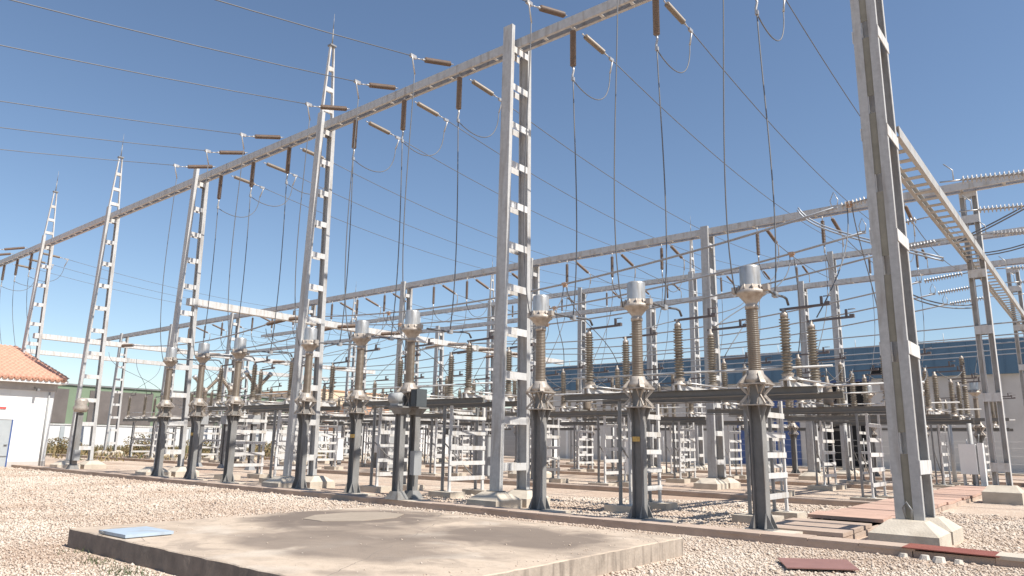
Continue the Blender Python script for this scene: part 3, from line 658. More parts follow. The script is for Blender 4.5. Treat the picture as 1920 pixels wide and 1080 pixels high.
    if double:
        mb = MB(greyb); mb.lathe((-0.12, -0.34, 2.70), (-0.12+1, -0.34, 2.70), [(0.001, -0.17), (0.14, -0.17), (0.14, 0.17), (0.001, 0.17)], 18); mb.box((-0.12, -0.30, 2.60), (0.30, 0.2, 0.2)); P.append(('drive_drum', mb, None))
        mb = MB(mat('box_dark', (0.085, 0.095, 0.10), 0.7, 0.0, spec=0.2)); mb.box((0.42, -0.05, 2.70), (0.22, 0.34, 0.44)); mb.box((0.537, -0.05, 2.70), (0.01, 0.36, 0.46)); mb.box((0.42, -0.226, 2.70), (0.16, 0.01, 0.34)); P.append(('control_box', mb, None))
        mb = MB(greyb); mb.box((0.26, 0.1, 1.05), (0.16, 0.26, 0.60)); P.append(('junction_box', mb, None))
    else:
        mb = MB(cond); mb.path([(-0.17, 0.02, 0.2), (-0.175, 0.02, 1.2), (-0.18, 0.02, 2.0)], 0.014); P.append(('earth_cable', mb, None))
    return P
descr = {(0, 2): 'nearest silver-capped transformer post, tallest in view at right', (0, 1): 'silver-capped transformer post, second from the right in the front row',
         (0, 0): 'silver-capped transformer post just right of the middle column', (1, 2): 'silver-capped transformer on a double pedestal with grey boxes, left of the middle column'}
for b in (0, 1, 2):
    for k in (2, 1, 0):
        n_ = b*3+(2-k)
        lab = descr.get((b, k), 'silver-capped transformer post, %s from the right in the front row' % ordn[n_])
        dbl = (b, k) == (1, 2)
        yy = 13.58 if not dbl else 13.25
        ct_ = place('ctd' if dbl else 'ct', 'current_transformer', ct_parts, (px(b, k)+(0.1 if b == 1 else 0.0)-(0.06 if b == 0 and k == 0 else 0), yy, 0), lab, 'transformer', 'silver-capped current transformers', kwargs=dict(double=dbl))
        if k == 1: MB(ochre).box((0, -0.118, 1.72), (0.17, 0.012, 0.10)).build('phase_mark', ct_)
# lone pedestal near the house
def ped_parts():
    return [('pedestal', MB(pedm).ibeam((0, 0, 0.1), (0, 0, 2.6), 0.22, 0.24, 0.02, (1, 0, 0)).box((0, 0, 0.22), (0.5, 0.45, 0.26), top=(0.27, 0.25)), None),
            ('mechanism', MB(cast).lathe((0, 0, 2.6), (0, 0, 9), [(0.01, 0), (0.25, 0.03), (0.32, 0.2), (0.22, 0.38), (0.28, 0.5), (0.2, 0.62), (0.01, 0.66)], 12), None),
            ('junction_box', MB(greyb).box((0.22, 0, 0.75), (0.2, 0.24, 0.45)), None)]
place('ped', 'pedestal', ped_parts, (-35.7, 13.2, 0), 'short grey pedestal with a knobbly metal head in front of the house-side mast', 'pedestal')

# connecting tubes from transformers to disconnectors
for b in (0, 1, 2):
    for k in range(3):
        X = px(b, k); r = empty('connector_tube', (X, 13.9, 4.60))
        MB(cond).path([(0.30, -0.28, 0.0), (0.2, 0.1, 0.03), (0.06, 0.85, 0.08), (0, 1.55, 0.16), (0, 1.72, 0.14), (0, 1.82, 0.02)], 0.028, 8).build('tube', r)
        MB(clampm).box((0.06, 0.85, 0.08), (0.09, 0.16, 0.11)).build('clamp', r)
        tag(r, 'dark bent tube linking transformer to switch post, %s phase, %s' % (PH[k], BAY[b]), 'connector', 'tubes from transformers to switches')

# ------------------------------------------------------------ disconnectors
def sw_parts(y2=1.85, red=False):
    P = []
    mb = MB(steel_lt); mb.bar((-0.07, -0.2, 0.06), (-0.07, y2+0.2, 0.06), 0.05, 0.12); mb.bar((0.07, -0.2, 0.06), (0.07, y2+0.2, 0.06), 0.05, 0.12)
    mb.use(cast)
    for yy in (0, y2): mb.lathe((0, yy, 0.12), (0, yy, 9), [(0.01, 0), (0.19, 0), (0.19, 0.03), (0.12, 0.06), (0.12, 0.14), (0.14, 0.16), (0.01, 0.16)], 12)
    P.append(('base_bar', mb, None))
    for yy in (0, y2):
        mb = MB(porc2); mb.ribs((0, yy, 0.28), (0, yy, 1.50), 0.078, 0.115, 19, 14); i = len(P); P.append(('insulator_post', mb, None))
        mb = MB(cast); mb.lathe((0, yy, 1.50), (0, yy, 9), [(0.01, 0), (0.085, 0), (0.085, 0.08), (0.05, 0.11), (0.045, 0.2), (0.01, 0.2)], 10); P.append(('top_fitting', mb, i))
        mb = MB(redarm); mb.bar((-0.08, yy, 1.68), (0.92, yy, 1.70), 0.05, 0.05, (0, 1, 0)); mb.box((0.80, yy, 1.80), (0.05, 0.05, 0.17)); mb.tube((0.84, yy, 1.88), (1.0, yy, 1.88), 0.012); mb.box((0.92, yy, 1.72), (0.1, 0.09, 0.08)); P.append(('contact_arm', mb, None))
    mb = MB(clampm); mb.tube((0.14, 0.05, 0.18), (0.42, y2-0.1, 0.16), 0.022); mb.box((0.16, 0.02, 0.18), (0.12, 0.14, 0.06)); P.append(('link_rod', mb, None))
    return P
def stand_parts(W=6.4, y2=1.85, H=2.86, frames=(-1.45, 1.75)):
    P = []
    for yy in (0, y2):
        mb = MB(beamd); mb.bar((-W/2, yy, H-0.09), (W/2, yy, H-0.07), 0.06, 0.12, (0, 1, 0)); mb.bar((-W/2, yy, H-0.01), (W/2, yy, H-0.005), 0.15, 0.016, (0, 1, 0)); mb.bar((-W/2, yy, H-0.19), (W/2, yy, H-0.14), 0.15, 0.016, (0, 1, 0))
        P.append(('beam', mb, None))
    mb = MB(steel_lt); mb.tube((-W/2+0.2, 0.1, H+0.42), (W/2+0.3, 0.1, H+0.42), 0.025); P.append(('drive_pipe', mb, None))
    for fx in frames:
        for yy in (0.05, y2-0.35): P.append(('footing', MB(conc).box((fx, yy+0.05, 0.06), (0.9, 0.62, 0.24)), None))
    for fx in frames:
        for s_ in (-1, 1):
            for yy, t in ((0.05, 0.0), (y2-0.35, 0.0)):
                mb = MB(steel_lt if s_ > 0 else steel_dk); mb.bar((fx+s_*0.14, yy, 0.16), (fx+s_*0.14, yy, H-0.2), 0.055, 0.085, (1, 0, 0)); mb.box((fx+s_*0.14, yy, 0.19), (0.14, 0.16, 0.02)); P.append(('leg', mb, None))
        z = 0.55
        while z < H-0.2:
            mb = MB(steel_lt); mb.box((fx+0.18, (y2-0.3)/2, z), (0.012, y2-0.28, 0.12)); P.append(('batten', mb, None)); z += 0.44
        mb = MB(steel_dk); mb.bar((fx-0.14, y2-0.36, 0.5), (fx-0.14, 0.04, 1.6), 0.03, 0.03); P.append(('brace', mb, None))
    return P
rows = [('front', 15.75, range(0, 4), 2.86), ('second', 24.0, range(0, 6), 2.86), ('third', 30.2, range(0, 6), 2.86), ('fourth', 35.6, range(0, 6), 2.86), ('fifth', 48.5, range(0, 6), 2.86)]
for rn, yy, bays, H in rows:
    near = rn in ('front', 'second')
    for b in bays:
        if rn == 'front' and b == 3: continue
        off = -0.2 if (rn == 'front' and b == 0) else (-0.15 if b == 1 and rn == 'front' else 0)
        nearb = near and b < 3
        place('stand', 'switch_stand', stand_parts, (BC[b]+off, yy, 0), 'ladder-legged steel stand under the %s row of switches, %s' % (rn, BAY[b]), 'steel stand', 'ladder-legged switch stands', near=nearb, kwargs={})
        for k in range(3):
            sw = place('switch', 'disconnector', sw_parts, (px(b, k)+off*0.6, yy, 2.86), 'two brown ribbed switch posts, %s row, %s, %s phase' % (rn, BAY[b], PH[k]), 'disconnector', 'brown ribbed disconnector switches', near=nearb, kwargs={})
            if rn != 'front' and H != 2.86: sw.location.z = 2.86

# circuit breakers with Y heads
def cb_parts():
    P = [('pedestal', MB(steel_dk).ibeam((0, 0, 0.1), (0, 0, 2.3), 0.2, 0.22, 0.02, (1, 0, 0)).box((0, 0, 0.2), (0.45, 0.4, 0.2), top=(0.25, 0.24)), None)]
    P.append(('mechanism_box', MB(greyb).box((0, 0, 2.5), (0.4, 0.5, 0.42)), None))
    P.append(('insulator', MB(porc).ribs((0, 0, 2.7), (0, 0, 4.0), 0.09, 0.13, 18, 12), None))
    for s_ in (-1, 1):
        mb = MB(porc).ribs((0, s_*0.08, 4.12), (0, s_*0.62, 4.72), 0.07, 0.105, 9, 10); mb.use(alu).lathe((0, s_*0.6, 4.70), (0, s_*0.6+s_*0.66, 4.7+0.75), [(0.01, 0), (0.12, 0), (0.12, 0.16), (0.01, 0.18)], 10); P.append(('interrupter', mb, None))
    P.append(('head', MB(cast).lathe((0, 0, 3.98), (0, 0, 9), [(0.01, 0), (0.13, 0), (0.15, 0.12), (0.09, 0.24), (0.01, 0.26)], 10), None))
    return P
for k in range(3):
    place('cb', 'circuit_breaker', cb_parts, (px(3, k), 20.0, 0), 'forked-head brown circuit breaker behind the left front row, %s of three' % PH[k], 'circuit breaker', 'fork-headed circuit breakers', kwargs={})
# instrument transformers / arresters farther back: single tall ribbed posts on tubular pedestal
def arr_parts():
    P = [('pedestal', MB(steel).tube((0, 0, 0), (0, 0, 3.1), 0.09, n=8).box((0, 0, 0.08), (0.7, 0.6, 0.18)).box((0, 0, 3.1), (0.35, 0.35, 0.04)), None)]
    P.append(('insulator', MB(porc2).ribs((0, 0, 3.12), (0, 0, 4.35), 0.09, 0.125, 16, 10), None))
    P.append(('insulator', MB(porc2).ribs((0, 0, 4.42), (0, 0, 5.5), 0.085, 0.115, 14, 10), None))
    P.append(('top_fitting', MB(cast).lathe((0, 0, 5.5), (0, 0, 9), [(0.01, 0), (0.1, 0), (0.08, 0.1), (0.03, 0.18), (0.01, 0.18)], 10), None))
    return P
for b in range(0, 5):
    for k in range(3):
        place('arr', 'surge_arrester', arr_parts, (px(b, k)+0.3, 37.9 if b else 37.0, 0), 'tall two-piece brown post beyond the second beam, %s, %s phase' % (BAY[b], PH[k]), 'surge arrester', 'tall two-piece arrester posts', near=(b == 0), kwargs={})
for b in range(0, 6):
    for k in range(3):
        if b == 2 and k == 1: continue
        place('ctfar', 'current_transformer', ct_parts, (px(b, k)-0.2, 44.0, 0), 'small distant capped transformer before farthest beam, %s, %s phase' % (BAY[b], PH[k]), 'transformer', 'distant capped transformers', near=False, kwargs={})
# slim posts with conical heads between rows (voltage transformers)
def vt_parts():
    P = [('insulator', MB(porc).lathe((0, 0, 0), (0, 0, 9), [(0.01, 0), (0.15, 0), (0.155, 0.1), (0.145, 0.55), (0.08, 0.72), (0.06, 0.85), (0.05, 0.86), (0.05, 0.95), (0.01, 0.96)], 12), None)]
    P.append(('terminal', MB(steel_dk).tube((0, 0, 0.95), (0, 0, 1.2), 0.022, n=6), None))
    P.append(('base_bar', MB(beamd).box((0, 0, -0.04), (0.2, 2.0, 0.08)), None))
    return P
for b, k, yy in [(0, 0, 24.75), (0, 1, 24.75), (1, 0, 24.75), (1, 1, 24.75), (1, 2, 24.75)]:
    place('vt', 'voltage_transformer', vt_parts, (px(b, k)+0.62, yy, 2.94), 'squat smooth brown post with pointed top, %s, %s phase' % (BAY[b], PH[k]), 'transformer', 'pointed brown transformer posts', kwargs={})

# ------------------------------------------------------------ strung bus conductors (along x) with disc insulators
def disc_string(p, q, n, m=glassd):
    p = Vector(p); q = Vector(q); L = (q-p).length; pr = [(0.015, 0)]
    for i in range(n):
        t = L*(i+0.3)/n; pr += [(0.025, t), (0.10, t+0.02), (0.10, t+0.035), (0.03, t+0.045)]
    pr += [(0.015, L)]
    return MB(m).lathe(p, q, pr, 12)
busdefs = [('nearest', 20.0, 8.15), ('second', 22.9, 8.15), ('third', 25.8, 8.15), ('fourth', 31.0, 8.1), ('fifth', 33.8, 8.1), ('sixth', 36.6, 8.1)]
for bn, yy, z in busdefs:
    for sd, x1, dirn in (('left', -2.97-0.3, -1), ('right', -2.97+0.3, 1)):
        r = empty('disc_insulator', (x1, yy, z))
        MB(clampm).tube((0, 0, 0), (dirn*0.45, 0, -0.04), 0.02).build('link', r)
        disc_string((dirn*0.45, 0, -0.04), (dirn*1.75, 0, -0.16), 14).build('disc_string', r)
        MB(clampm).path([(dirn*0.30, 0, -0.03), (dirn*0.30, 0, 0.25), (dirn*0.12, 0, 0.45)] if dirn > 0 else [(dirn*1.85, 0.0, -0.16), (dirn*1.82, 0.02, 0.05), (dirn*1.92, 0.02, 0.28), (dirn*2.02, 0.02, 0.05), (dirn*1.98, 0, -0.16)], 0.014).build('arcing_horn', r)
        MB(clampm).box((dirn*1.95, 0, -0.17), (0.22, 0.08, 0.08)).build('clamp', r)
        tag(r, 'string of pale discs on the %s side of the receding beam, %s from the camera' % (sd, {'nearest': 'nearest', }.get(bn, bn)), 'insulator', 'pale disc insulator strings')
    x0, x1 = -5.2, -28.6
    r = empty('bus_conductor', (0, yy, 0))
    for o_ in (-0.045, 0.045): MB(busm).path([(p_.x, p_.y+o_, p_.z) for p_ in hang((x0, 0, z-0.18), (x1, 0, 7.25), 0.75, 24)], 0.022, 6).build('cable', r)
    tag(r, 'twin grey bus cable sagging across the yard, %s from the camera' % bn, 'cable', 'sagging twin bus cables')
    r = empty('bus_conductor', (0, yy, 0))
    for o_ in (-0.045, 0.045): MB(busm).path([(p_.x, p_.y+o_, p_.z) for p_ in hang((-1.0, 0, z-0.18), (16, 0, z), 0.5, 16)], 0.022, 6).build('cable', r)
    tag(r, 'twin grey bus cable leaving past the right frame edge, %s from the camera' % bn, 'cable', 'sagging twin bus cables')
    # left spans
    r = empty('bus_conductor', (0, yy, 0))
    for o_ in (-0.045, 0.045): MB(busm).path([(p_.x, p_.y+o_, p_.z) for p_ in hang((-32.4, 0, 7.2), (-47.2, 0, 7.2), 0.4, 14)], 0.022, 6).build('cable', r)
    tag(r, 'twin grey bus cable between the two white receding beams, %s from the camera' % bn, 'cable', 'sagging twin bus cables')
    for xi, xb_, dn in ((-30.6, 'plain-topped column beam', 1), (-30.6, 'plain-topped column beam', -1), (-49.0, 'masted column beam', 1)):
        r = empty('disc_insulator', (xi+dn*0.2, yy, 7.3))
        disc_string((0, 0, 0), (dn*1.5, 0, -0.08), 12, rodm).build('disc_string', r); MB(clampm).box((dn*1.6, 0, -0.09), (0.2, 0.07, 0.08)).build('clamp', r)
        tag(r, 'dark disc string %s of the white %s, %s from camera' % ('right' if dn > 0 else 'left', xb_, bn), 'insulator', 'dark disc insulator strings')

def zbus(x, z0, z1=7.25, x0=-5.2, x1=-28.6, sag=0.75):
    t = (x-x0)/(x1-x0); return z0+(z1-z0)*t-4*sag*t*(1-t)
# droppers from the bus to switches
dn = 0
for b in (0, 1, 2):
    for k in range(3):
        X = px(b, k)
        bi = 2-k
        yy = busdefs[bi][1]; zb = zbus(X+0.3, busdefs[bi][2]-0.18) if X > -28 else 7.1
        if b == 2 and k == 0: zb = 7.2
        for nm, tgt, cc in (('front', (X+0.02, 17.6, 4.62), -0.8), ('second', (X+0.02, 24.0, 4.62), 0.9)):
            a = Vector((X+0.3 if nm == 'front' else X+0.42, yy, zb)); q_ = Vector(tgt)
            pts = bez(a, a+Vector((0.05, 0.02, -1.2)), q_+Vector((0.35, (a.y-q_.y)*0.35, 1.1)), q_, 16)
            wire('dropper_wire', pts, 0.015, cond, 'thin dark wire from bus cable to %s switch row, %s, %s phase' % (nm, BAY[b], PH[k]), 'wire', 'wires dropping from the bus cables')
        o = MB(copper).box((0, 0, 0), (0.17, 0.14, 0.09)).box((0.0, 0, -0.07), (0.14, 0.05, 0.08)).build('clamp', None, (X+0.36, yy, zb))
        tag(o, 'copper-coloured clamp on a bus cable above the %s, %s phase' % (BAY[b], PH[k]), 'clamp', 'copper clamps on the bus cables')
for b in (3, 4, 5):
    for k in range(3):
        X = px(b, k); yy = busdefs[2-k][1]
        a = Vector((X+0.3, yy, 7.0)); q_ = Vector((X+0.02, 24.0, 4.62))
        wire('dropper_wire', bez(a, a+Vector((0.05, 0.02, -1.2)), q_+Vector((0.5, (a.y-q_.y)*0.35, 1.1)), q_, 12), 0.016, cond, 'thin dark wire from bus cable to second switch row, %s, %s phase' % (BAY[b], PH[k]), 'wire', 'wires dropping from the bus cables')
for b in range(0, 6):
    for k in range(3):
        X = px(b, k)
        a = Vector((X+0.1, 25.87, 4.6)); q_ = Vector((X+0.05, 30.2, 4.62))
        wire('jumper_wire', bez(a, a+Vector((0.2, 1.2, -0.9-0.2*k)), q_+Vector((0.3, -1.3, -0.7)), q_, 12), 0.016, cond, 'slack wire joining second and third switch rows, %s, %s phase' % (BAY[b], PH[k]), 'wire', 'slack wires between switch rows')
        a = Vector((X+0.1, 32.07, 4.6)); q_ = Vector((X+0.3, 37.5, 5.6))
        wire('jumper_wire', bez(a, a+Vector((0.2, 1.4, -0.5)), q_+Vector((0.3, -1.6, -0.9)), q_, 12), 0.016, cond, 'slack wire from third switch row to arrester posts, %s, %s phase' % (BAY[b], PH[k]), 'wire', 'slack wires between switch rows')
for i_, (b, yy, z_) in enumerate([(0, 24.0, 4.62), (1, 24.0, 4.62), (2, 24.0, 4.62), (3, 24.0, 4.62), (4, 24.0, 4.62), (1, 30.2, 4.62), (2, 30.2, 4.62), (3, 30.2, 4.62), (4, 30.2, 4.62), (5, 30.2, 4.62)]):
    r = empty('tube_busbar', (BC[b], yy-0.35, 3.5)); MB(steel_lt).tube((-3.4, 0, 0.0), (3.6, 0, 0.0), 0.035).build('tube', r); MB(cast).box((-2.4, 0, -0.1), (0.12, 0.1, 0.2)).build('bracket', r); MB(cast).box((2.5, 0, -0.1), (0.12, 0.1, 0.2)).build('bracket', r)
    tag(r, 'pale drive tube along the %s switch row, %s' % ('second' if yy < 28 else 'third', BAY[b]), 'tube', 'pale drive tubes on switch stands')
# heavy flexible leads in front of the second beam
for i_, (p, a, b_, q) in enumerate([((-8.0, 26.0, 10.1), (-7.6, 26.0, 9.3), (-6.6, 26.0, 8.9), (-3.6, 26.0, 7.55)), ((-3.2, 25.8, 8.0), (-1.5, 25.8, 8.6), (0.6, 25.5, 9.6), (4, 25, 11.5)), ((-3.2, 30.5, 8.6), (-1.0, 30.0, 8.3), (1.0, 29.5, 9.6), (4, 29, 11.5)), ((-4.9, 24, 6.6), (-4.2, 26, 6.0), (-3.6, 28, 6.3), (-3.2, 28, 6.3))]):
    lab = ['pale heavy lead hanging in a bow right of the nearest transformer', 'pair of dark cables sweeping up to the right frame edge, upper pair', 'pair of dark cables sweeping up to the right frame edge, lower pair', 'dark slack cable behind the big right-hand column'][i_]
    r = empty('heavy_lead', (0, 0, 0))
    for o_ in (-0.06, 0.06): MB(busm if i_ == 0 else cond).path([(v_.x, v_.y+o_, v_.z+o_) for v_ in bez(p, a, b_, q, 18)], 0.03 if i_ == 0 else 0.022, 6).build('cable', r)
    tag(r, lab, 'cable', 'heavy flexible leads')

# second-beam and farthest-beam insulators and droppers
for gi, (gy, gz, gn) in enumerate([(27.85, 10.25, 'second'), (46.0, 13.0, 'farthest')]):
    for b in range(0, 6):
        for k in range(3):
            if gi == 1 and b > 3: continue
            X = px(b, k)
            def hb():
                m1 = MB(clampm).tube((0, 0, 0), (0, 0, -0.2), 0.018); m2 = MB(clampm).tube((0, 0, -1.15), (0, 0, -1.45), 0.03)
                return [('clamp', m2, None), ('link', m1, None), ('rod', MB(rodm).ribs((0, 0, -0.2), (0, 0, -1.15), 0.055, 0.08, 16, 8), None)]
            place('hang2', 'hanging_insulator', hb, (X, gy, gz), 'dark insulator hanging under the %s beam row, %s, %s phase' % (gn, BAY[b], PH[k]), 'insulator', 'hanging insulators under the rear beams', near=(gi == 0 and b < 2), kwargs={})
            def sb():
                m1 = MB(clampm).tube((0, 0, 0), (0, 0.2, -0.06), 0.018); m2 = MB(clampm).path([(0, 1.2, -0.36), (0, 1.4, -0.42), (0, 1.42, -0.6), (0, 1.38, -0.9)], 0.026)
                return [('clamp', m2, None), ('link', m1, None), ('rod', MB(rodm).ribs((0, 0.2, -0.06), (0, 1.2, -0.36), 0.05, 0.072, 16, 8), None)]
            place('strain2', 'strain_insulator', sb, (X+0.25, gy+0.25, gz), 'brown rod slanting back from the %s beam row, %s, %s phase' % (gn, BAY[b], PH[k]), 'insulator', 'strain rods on the rear beams', near=(gi == 0 and b < 2), kwargs={})
            if gi == 0:
                wire('jumper_wire', bez((X, gy, gz-1.4), (X+0.05, gy+0.2, gz-2.3), (X+0.25, gy+1.2, gz-2.4), (X+0.25, gy+1.62, gz-0.9), 10), 0.015, cond, 'slack loop below the second beam row, %s, %s phase' % (BAY[b], PH[k]), 'wire', 'slack loops below the second beam')
                q_ = Vector((X, 25.85, 4.62)) if b < 4 else Vector((X, 30.2, 4.62))
                wire('dropper_wire', bez((X, gy, gz-1.4), (X+0.05, gy, gz-3), (X+0.3, q_.y+1, 6.5), q_, 12), 0.015, cond, 'thin wire down from the second beam row, %s, %s phase' % (BAY[b], PH[k]), 'wire', 'wires down from the second beam')
                wire('overhead_wire', hang((X+0.25, gy+1.7, gz-0.4), (X+0.25, 39.7, 10.1), 0.3, 8), 0.015, cond, 'thin wire between second and third beam rows, %s, %s phase' % (BAY[b], PH[k]), 'wire', 'wires between second and third beams')
            elif b < 3:
                wire('dropper_wire', bez((X, gy, gz-1.4), (X+0.05, gy, gz-4), (X+0.3, 45, 7.5), (X-0.2, 44.0, 5.05), 12), 0.018, cond, 'far wire down from the farthest beam row, %s, %s phase' % (BAY[b], PH[k]), 'wire', 'wires down from the farthest beam')
# low distant bus wires (pale) across the yard
for i_, (yy, z) in enumerate([(37.6, 7.0), (41.5, 7.0), (44.5, 7.0), (50.0, 7.3), (52.5, 7.3)]):
    wire('bus_conductor', hang((14, yy, z+0.6), (-60, yy, z-0.2), 0.5, 24), 0.03, busm, 'pale level bus wire low against the sky, %s nearest of five' % ordn[i_], 'cable', 'pale level distant bus wires')

# equipment at right: low beam on a post, white cabinet
r = empty('post_stand', (-6.1, 40.3, 0))
MB(steel).tube((0, 0, 0.1), (0.0, 0, 2.95), 0.09, n=8).build('post', r); MB(conc).box((0, 0, 0.07), (1.2, 0.9, 0.18)).build('footing', r)
MB(beamd).box((0.2, 0, 3.02), (4.4, 0.2, 0.14)).build('beam', r)
tag(r, 'single grey post carrying a short low beam, beside the white cabinet', 'steel stand')
r = empty('cabinet', (-5.0, 36.9, 0))
MB(wht).box((0, 0, 1.25), (0.62, 0.42, 1.25)).build('body', r); MB(wht).box((0.47, 0.05, 1.05), (0.20, 0.40, 1.75)).build('side_duct', r)
for s_ in (-1, 1): MB(steel_lt).box((s_*0.22, 0, 0.31), (0.08, 0.3, 0.62)).build('leg', r)
MB(steel_dk).tube((0.42, 0, 1.93), (0.46, 0, 2.3), 0.025).build('vent_pipe', r)
tag(r, 'tall white equipment cabinet on legs near the right frame edge', 'cabinet')
# marshalling cabinets
k_ = 0
for (x_, y_, z_, c_, wd, ht, lab) in [(-34.4, 29.5, 0.9, wht, 0.7, 1.0, 'white box cabinet on legs at left of a close pair, left of centre'), (-33.0, 29.6, 0.9, wht, 0.7, 1.0, 'white box cabinet on legs at right of a close pair, left of centre'),
        (-24.3, 31.5, 0.9, wht, 0.7, 0.95, 'white box cabinet on legs seen left of the middle column, nearer one'), (-23.2, 31.5, 0.9, wht, 0.7, 0.95, 'white box cabinet on legs seen left of the middle column, right one'),
        (-17.0, 29.5, 0.3, wht, 0.55, 1.5, 'tall white cabinet right of the middle column'), (-21.6, 24.5, 0.2, greyb, 0.9, 1.7, 'big grey cabinet left of the middle column'),
        (-12.0, 31.5, 0.5, greyb, 0.9, 1.5, 'big grey cabinet behind the second transformer post'), (-30.2, 26.5, 0.2, greyb, 0.8, 1.7, 'grey cabinet left of the double pedestal'),
        (-44, 26, 0.3, greyb, 1.0, 1.5, 'grey cabinet near the left weeds'), (-40.5, 31, 0.3, wht, 0.9, 1.4, 'white cabinet near the left weeds')]:
    r = empty('cabinet', (x_, y_, 0))
    MB(c_).box((0, 0, z_+ht/2), (wd, 0.45, ht)).build('body', r); MB(c_).box((0, 0, z_+ht+0.02), (wd+0.08, 0.53, 0.04)).build('roof', r)
    MB(c_).box((0.01, -0.235, z_+ht/2), (wd-0.08, 0.018, ht-0.1)).build('door', r)
    for s_ in (-1, 1): MB(steel_dk).box((s_*(wd/2-0.06), 0, z_/2), (0.06, 0.3, z_)).build('leg', r)
    tag(r, lab, 'cabinet', 'equipment cabinets in the yard')
# warning signs on stands (small yellow tags)
for i_, (x_, y_, z_) in enumerate([(px(1, 1)-1.0, 16.5, 0.95)]):
    o = MB(yel).box((0, 0, 0), (0.02, 0.3, 0.2)).build('warning_sign', None, (x_-0.18, y_, z_)); tag(o, 'small yellow sign on a ladder stand, %s' % BAY[i_+1], 'sign', 'small yellow signs')

# ------------------------------------------------------------ tiled house (left)
r = empty('tiled_house', (-42.3, 14.3, 0))
MB(whitew).box((-8, -7, 1.9), (16, 14, 3.8)).build('wall', r)
MB(mat('grey_band', (0.40, 0.38, 0.37), 0.9)).box((-7.95, -6.95, 3.98), (16.06, 14.06, 0.36)).build('band', r)
MB(whitew).box((-7.9, -6.9, 4.24), (16.9, 14.6, 0.16)).build('eave_board', r)
def tiles():
    mb = MB(tile); x0, z0 = 0.62, 4.36; x1, z1 = -8.6, 6.75; ylo, yhi = -9.0, 0.42; ny = 280; nx = 24; vs = []; fs = []
    for i in range(nx+1):
        t = i/nx
        for j in range(ny+1):
            yv = ylo+(yhi-ylo)*j/ny; c = abs(sin(pi*(yv)/0.26))
            vs.append((x0+(x1-x0)*t, yv, z0+(z1-z0)*t+0.11*c))
    for i in range(nx):
        for j in range(ny): a = i*(ny+1)+j; fs.append((a, a+1, a+ny+2, a+ny+1))
    mb.add(vs, fs, True)
    # step ends: second shorter sheets to give overlapping courses
    for cidx in range(1, 18):
        t0 = cidx/18; vs = []; fs = []
        for e in (0, 1):
            for j in range(ny+1):
                yv = ylo+(yhi-ylo)*j/ny; c = abs(sin(pi*(yv)/0.26)); xx = x0+(x1-x0)*t0
                vs.append((xx+0.0, yv, z0+(z1-z0)*t0+0.11*c+(0.003 if e == 0 else 0.035)))
        for j in range(ny+1):
            yv = ylo+(yhi-ylo)*j/ny; c = abs(sin(pi*(yv)/0.26)); t2 = t0+0.9/18; vs.append((x0+(x1-x0)*t2, yv, z0+(z1-z0)*t2+0.11*c+0.004))
        for e in (0, 1):
            for j in range(ny): a = e*(ny+1)+j; fs.append((a, a+1, a+ny+2, a+ny+1))
        mb.add(vs, fs, True)
    # eave fronts: round tile mouths
    for j in range(int((yhi-ylo)/0.26)):
        yc = ylo+(yhi-ylo)*0+0.13+0.26*j
        mb.lathe((x0+0.02, round(yc/0.26)*0.26+0.13-0.26, z0+0.0), (x0-1, round(yc/0.26)*0.26+0.13-0.26, z0+0.24), [(0.02, 0), (0.09, 0.0), (0.12, 0.01), (0.12, 0.2)], 10)
    return mb
tiles().build('roof', r)
MB(tile).add([(0.6, 0.36, 4.33), (-8.6, 0.36, 6.7), (-8.6, 0.36, 4.33)], [(0, 1, 2)]).build('gable', r)
MB(greyd).box((0.02, -2.55, 1.2), (0.05, 1.65, 2.25)).build('door', r)
MB(blued).box((0.03, -1.70, 1.2), (0.07, 0.06, 2.3)).build('door_frame', r)
MB(wht).box((0.03, -2.55, 2.36), (0.08, 1.80, 0.08)).build('door_frame', r)
MB(steel_dk).box((0.08, -1.85, 1.1), (0.06, 0.14, 0.03)).build('handle', r)
MB(steel_dk).box((0.06, -2.55, 0.55), (0.03, 1.62, 0.03)).build('door_rail', r)
MB(redp).box((0.02, -2.35, 2.87), (0.04, 0.6, 0.10)).build('sign_strip', r)
MB(greyb).tube((0.07, -0.25, 0.0), (0.07, -0.25, 3.75), 0.04, n=8).build('downpipe', r)
MB(mat('plinth_paint', (0.45, 0.42, 0.39), 0.9, 0, 0.1, 2)).box((0.015, -7, 0.15), (0.05, 14.02, 0.3)).build('plinth', r)
MB(steel_dk).tube((0.05, -1.0, 3.95), (0.35, -0.9, 3.85), 0.03).box((0.38, -0.9, 3.82), (0.2, 0.12, 0.12)).build('lamp', r)
tag(r, 'white house with terracotta tiled roof at the left frame edge', 'house')

# ------------------------------------------------------------ long hall (right back)
r = empty('long_hall', (-20, 62, 0))
xl, xr = -28.4, 34
def wall_seg(a, b, z0, z1, m=wallg): return MB(m).box(((a+b)/2, 7, (z0+z1)/2), (b-a, 14, z1-z0))
mb = MB(wallg)
for a, b, z0, z1 in [(xl, -2.4, 0, 7.0), (-2.4, -0.1, 0, 0.01), (-0.1, 1.75, 6.9, 7.0), (1.75+3.55, xr, 0, 7.0), (-0.1+0, 1.75, 0, 0.02)]: pass
mb.box(((xl+1.9)/2, 0.2, 3.5), (1.9-xl, 0.4, 7.0)); mb.box(((5.4+xr)/2, 0.2, 3.5), (xr-5.4, 0.4, 7.0)); mb.box(((1.9+5.4)/2, 0.2, 6.98), (3.5, 0.4, 0.04))
mb.box((xl+0.2, 7, 3.5), (0.4, 13.2, 7.0))
mb.build('wall', r)
MB(dark).box((3.65, 3.0, 3.5), (3.5, 5.2, 6.9)).build('doorway', r)
MB(blued).box((3.65, -0.05, 6.95), (3.9, 0.12, 0.32)).build('door_lintel', r)
